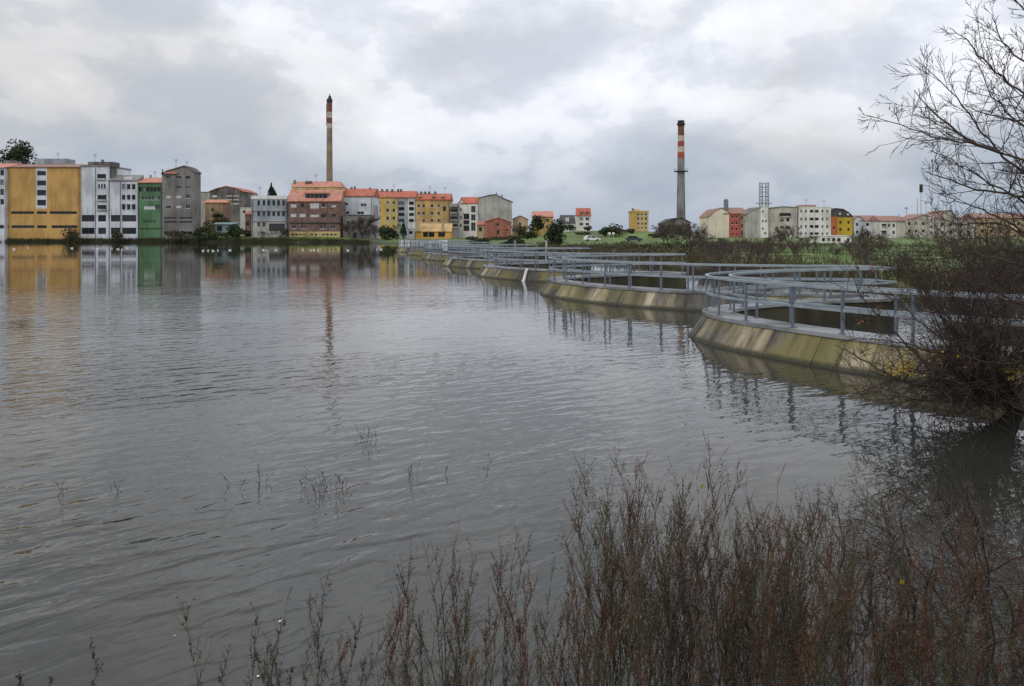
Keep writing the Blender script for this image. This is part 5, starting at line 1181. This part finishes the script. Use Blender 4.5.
# drowned stalks out on the water
def stalks(px, py, n, hpx, wpx, label, seed):
    d = EYE*F/(py-HZ); rr_ = random.Random(seed); b_ = np.array([X(px, d), d, 0.0]); segs = []; lv = []
    for _ in range(n):
        p = b_+np.array([rr_.uniform(-.5, .5)*wpx*d/F, rr_.uniform(-.3, .3), -.2]); h = hpx*d/F*rr_.uniform(.35, .85)+.2; dd = unit(np.array([rr_.gauss(0, .22), rr_.gauss(0, .15), 1])); m_ = 4
        for j in range(m_):
            dd = unit(dd+np.array([rr_.gauss(0, .13), rr_.gauss(0, .1), 0])); q = p+dd*h/m_; segs.append((*p, *q, .004*(1-.15*j), .004*(1-.15*(j+1)))); 
            if j and rr_.random() < .7:
                e = unit(dd+np.array([rr_.gauss(0, .7), rr_.gauss(0, .5), 0])); segs.append((*q, *(q+e*h*.22), .003, .0015)); lv.append(q+e*h*.22)
            p = q
        lv.append(p)
    root = thing('drowned_stalks', label, 'plant', b_, 'dry stalks standing out of the water')
    V_, f_ = seg_arrays(np.array(segs), 3); mesh('stem', V_, f_, M_stemd, root, b_)
    V_, f_ = leaf_arrays(np.array(lv), .014, aspect=.5, seed=seed); mesh('seed_heads', V_, f_, M_stemd, root, b_)['kind'] = 'stuff'
for k, a in enumerate([(233, 487, 3, 22, 6, 'thin pair of dry stalks left of the biggest tangle in the water'), (259, 486, 3, 20, 4, 'single dry stalk close left of the biggest tangle in the water'), (333, 490, 16, 26, 30, 'biggest tangle of dry stalks standing in the open water'), (305, 490, 2, 18, 8, 'sparse stalks touching the left of the biggest tangle'), (370, 443, 7, 20, 16, 'feathery tuft of dry stalks farther out above the biggest tangle'), (413, 478, 4, 16, 8, 'small upright tuft right of the biggest tangle'), (447, 467, 1, 9, 2, 'tiny stalk just right of the small upright tuft'), (487, 468, 2, 10, 3, 'short dark stalk alone in the middle of the water'), (59, 496, 4, 12, 8, 'small looped stalk at the left edge of the lake'), (121, 488, 3, 12, 6, 'small faint stalk between the left edge and the thin pair'), (732, 470, 4, 14, 10, 'short dry stalks in the water above the right part of the thicket')]):
    stalks(*a, seed=600+k)

# ------------------------------------------------------------------ small things
M_gull = plain('gull_white', (0.80, 0.80, 0.78), .7, 0, .06)
gm = MB(); gm.ell((0, 0, .07), (.24, .12, .12), 10, 6); gm.ell((-.22, 0, .22), (.08, .06, .07), 8, 5); gm.bar((-.16, 0, .1), (-.22, 0, .2), .06, 6, .05); gm.bar((-.29, 0, .215), (-.36, 0, .2), .02, 4, .006); gm.bar((.18, 0, .1), (.40, 0, .14), .08, 6, .02)
gme = None
gl = [(14, 249.4), (28, 248), (72, 248.4), (96, 250), (97, 249), (112, 248.6), (118, 249.4), (122, 250), (127, 248.4), (203, 251), (208, 250.8), (213, 251), (218, 250.6), (230, 250.4), (254, 250.4), (263.5, 250.2), (267, 250.8), (276, 250.4), (303, 250), (311, 250.4), (314, 250.2), (318, 250.4), (348, 250.6), (377, 249.4), (381, 249.6)]
for k, (px, py) in enumerate(gl):
    d = EYE*F/(py-HZ)
    if gme is None: o = gm.build('gull', M_gull, smooth=True); gme = o.data
    else: o = bpy.data.objects.new('gull', gme); COL.objects.link(o)
    o.location = (X(px, d), d, .0); o.rotation_euler = (0, 0, k*1.7); o.scale = (.8,)*3; tag(o, 'white gull resting on the water off the town shore', 'gull', 'gulls on the water off the town shore')
for (px, py, s_, lab) in ((280, 622, .012, 'small white scrap floating in front of the dry weeds'), (258, 677, .010, 'tiny white scrap floating among the weeds at the bottom'), (174.5, 636.5, .005, 'tiny pale speck floating left of the weeds')):
    d = EYE*F/(py-HZ); m = MB(); m.ell((X(px, d), d, .006), (s_, s_*.8, s_*.55), 9, 5); m.bar((X(px, d), d, .01), (X(px, d)+s_*1.4, d+s_, .012), s_*.35, 5, s_*.2); o = m.build('floating_scrap', M_gull); tag(o, lab, 'litter')
# pale concrete stakes behind the weir
for (px, y0, y1, d, lab) in ((515, 240.5, 249, 86, 'pale concrete stake left of the large round evergreen'), (546.3, 241, 250, 80, 'pale concrete stake in front of the large round evergreen')):
    x = X(px, d); m = MB().box(x-.09, x+.09, d-.09, d+.09, -.6, Z(y0, d)).box(x-.11, x+.11, d-.11, d+.11, Z(y0, d)+.002, Z(y0, d)+.06); o = m.build('stake', plaster('stake_concrete', (.45, .44, .42), .9, .15)); tag(o, lab, 'post')
# globe lamps by the grey-green tree
for (px, lab) in ((609.6, 'left of two white globe lamps before the wide grey-green tree'), (613.4, 'right of two white globe lamps before the wide grey-green tree')):
    d = 215; x = X(px, d); z0 = gz(x, d); zt = Z(233.6, d); root = thing('street_lamp', lab, 'street lamp', (x, d, z0), 'white globe lamps')
    MB().bar((x, d, z0), (x, d, zt-.2), .06, 6).build('pole', M_greyl, root, (x, d, z0)); MB().ell((x, d, zt), (.34, .34, .34), 12, 8).build('globe', M_gull, root, (x, d, z0), True)
# parked car
def car(px, py, d, rz, col, label):
    x = X(px, d); z0 = gz(x, d); root = thing('parked_car', label, 'car', (x, d, z0), 'cars parked beyond the weir'); root.rotation_euler = (0, 0, rz)
    paint = plain('car_paint_'+label.split()[0], col, .35, 0, .05)
    m = MB(); m.prism([(-2.1, .32), (2.1, .32), (2.12, .75), (1.2, .92), (.55, 1.42), (-1.3, 1.45), (-2.0, .95), (-2.15, .8)], -.85, .85); m.build('body', paint, root)
    for s_ in (-1, 1):
        y_ = s_*.855; q = MB(); q.prism([(1.0, .93), (.5, 1.34), (-.35, 1.36), (-.35, .93)], y_-.006, y_+.006); q.build('window', GLASS, root); q = MB(); q.prism([(-.45, .93), (-.45, 1.36), (-1.2, 1.36), (-1.75, .96)], y_-.006, y_+.006); q.build('window', GLASS, root)
        for wx_ in (-1.3, 1.3): q = MB(); q.bar((wx_, s_*.70, .32), (wx_, s_*.88, .32), .32, 14); q.build('wheel', M_sooty, root)
    return root
car(592, 241, 205, .15, (.75, .75, .74), 'white car parked on the green field behind the weir')
car(634, 243, 196, -.1, (.06, .07, .08), 'dark car parked below the tall yellow house')
# white cubes of the promenade parapet at the far end of the weir
mm = None
for k in range(13):
    px = 401+k*3.7; d = 150-k*3.2; x = X(px, d); z0 = gz(x, d) if sdist(np.array([x]), np.array([d]))[0] > 0 else -.2
    m = MB().box(x-.26, x+.26, d-.2, d+.2, -.3, Z(241.6, d)).box(x-.32, x+.32, d-.26, d+.26, Z(241.6, d)+.002, Z(240.3, d))
    o = m.build('parapet_block', M_gull); tag(o, 'white parapet block in the row at the far end of the weir', 'parapet', 'white parapet blocks at the far end of the weir')
# footpath across the field
m = MB(); pp = [(X(585, 150), 150), (X(610, 146), 146), (X(640, 142), 142), (X(700, 140), 140)]
vs = []
for (x, y) in pp: vs += [(x, y-1.1, gz(x, y-1.1)+.05), (x, y+1.1, gz(x, y+1.1)+.05)]
m.v = vs; m.f = [(2*i, 2*i+2, 2*i+3, 2*i+1) for i in range(3)]; o = m.build('footpath', plain('path_gravel', (.30, .29, .27), .95)); tag(o, 'pale footpath crossing the field', kind='structure')
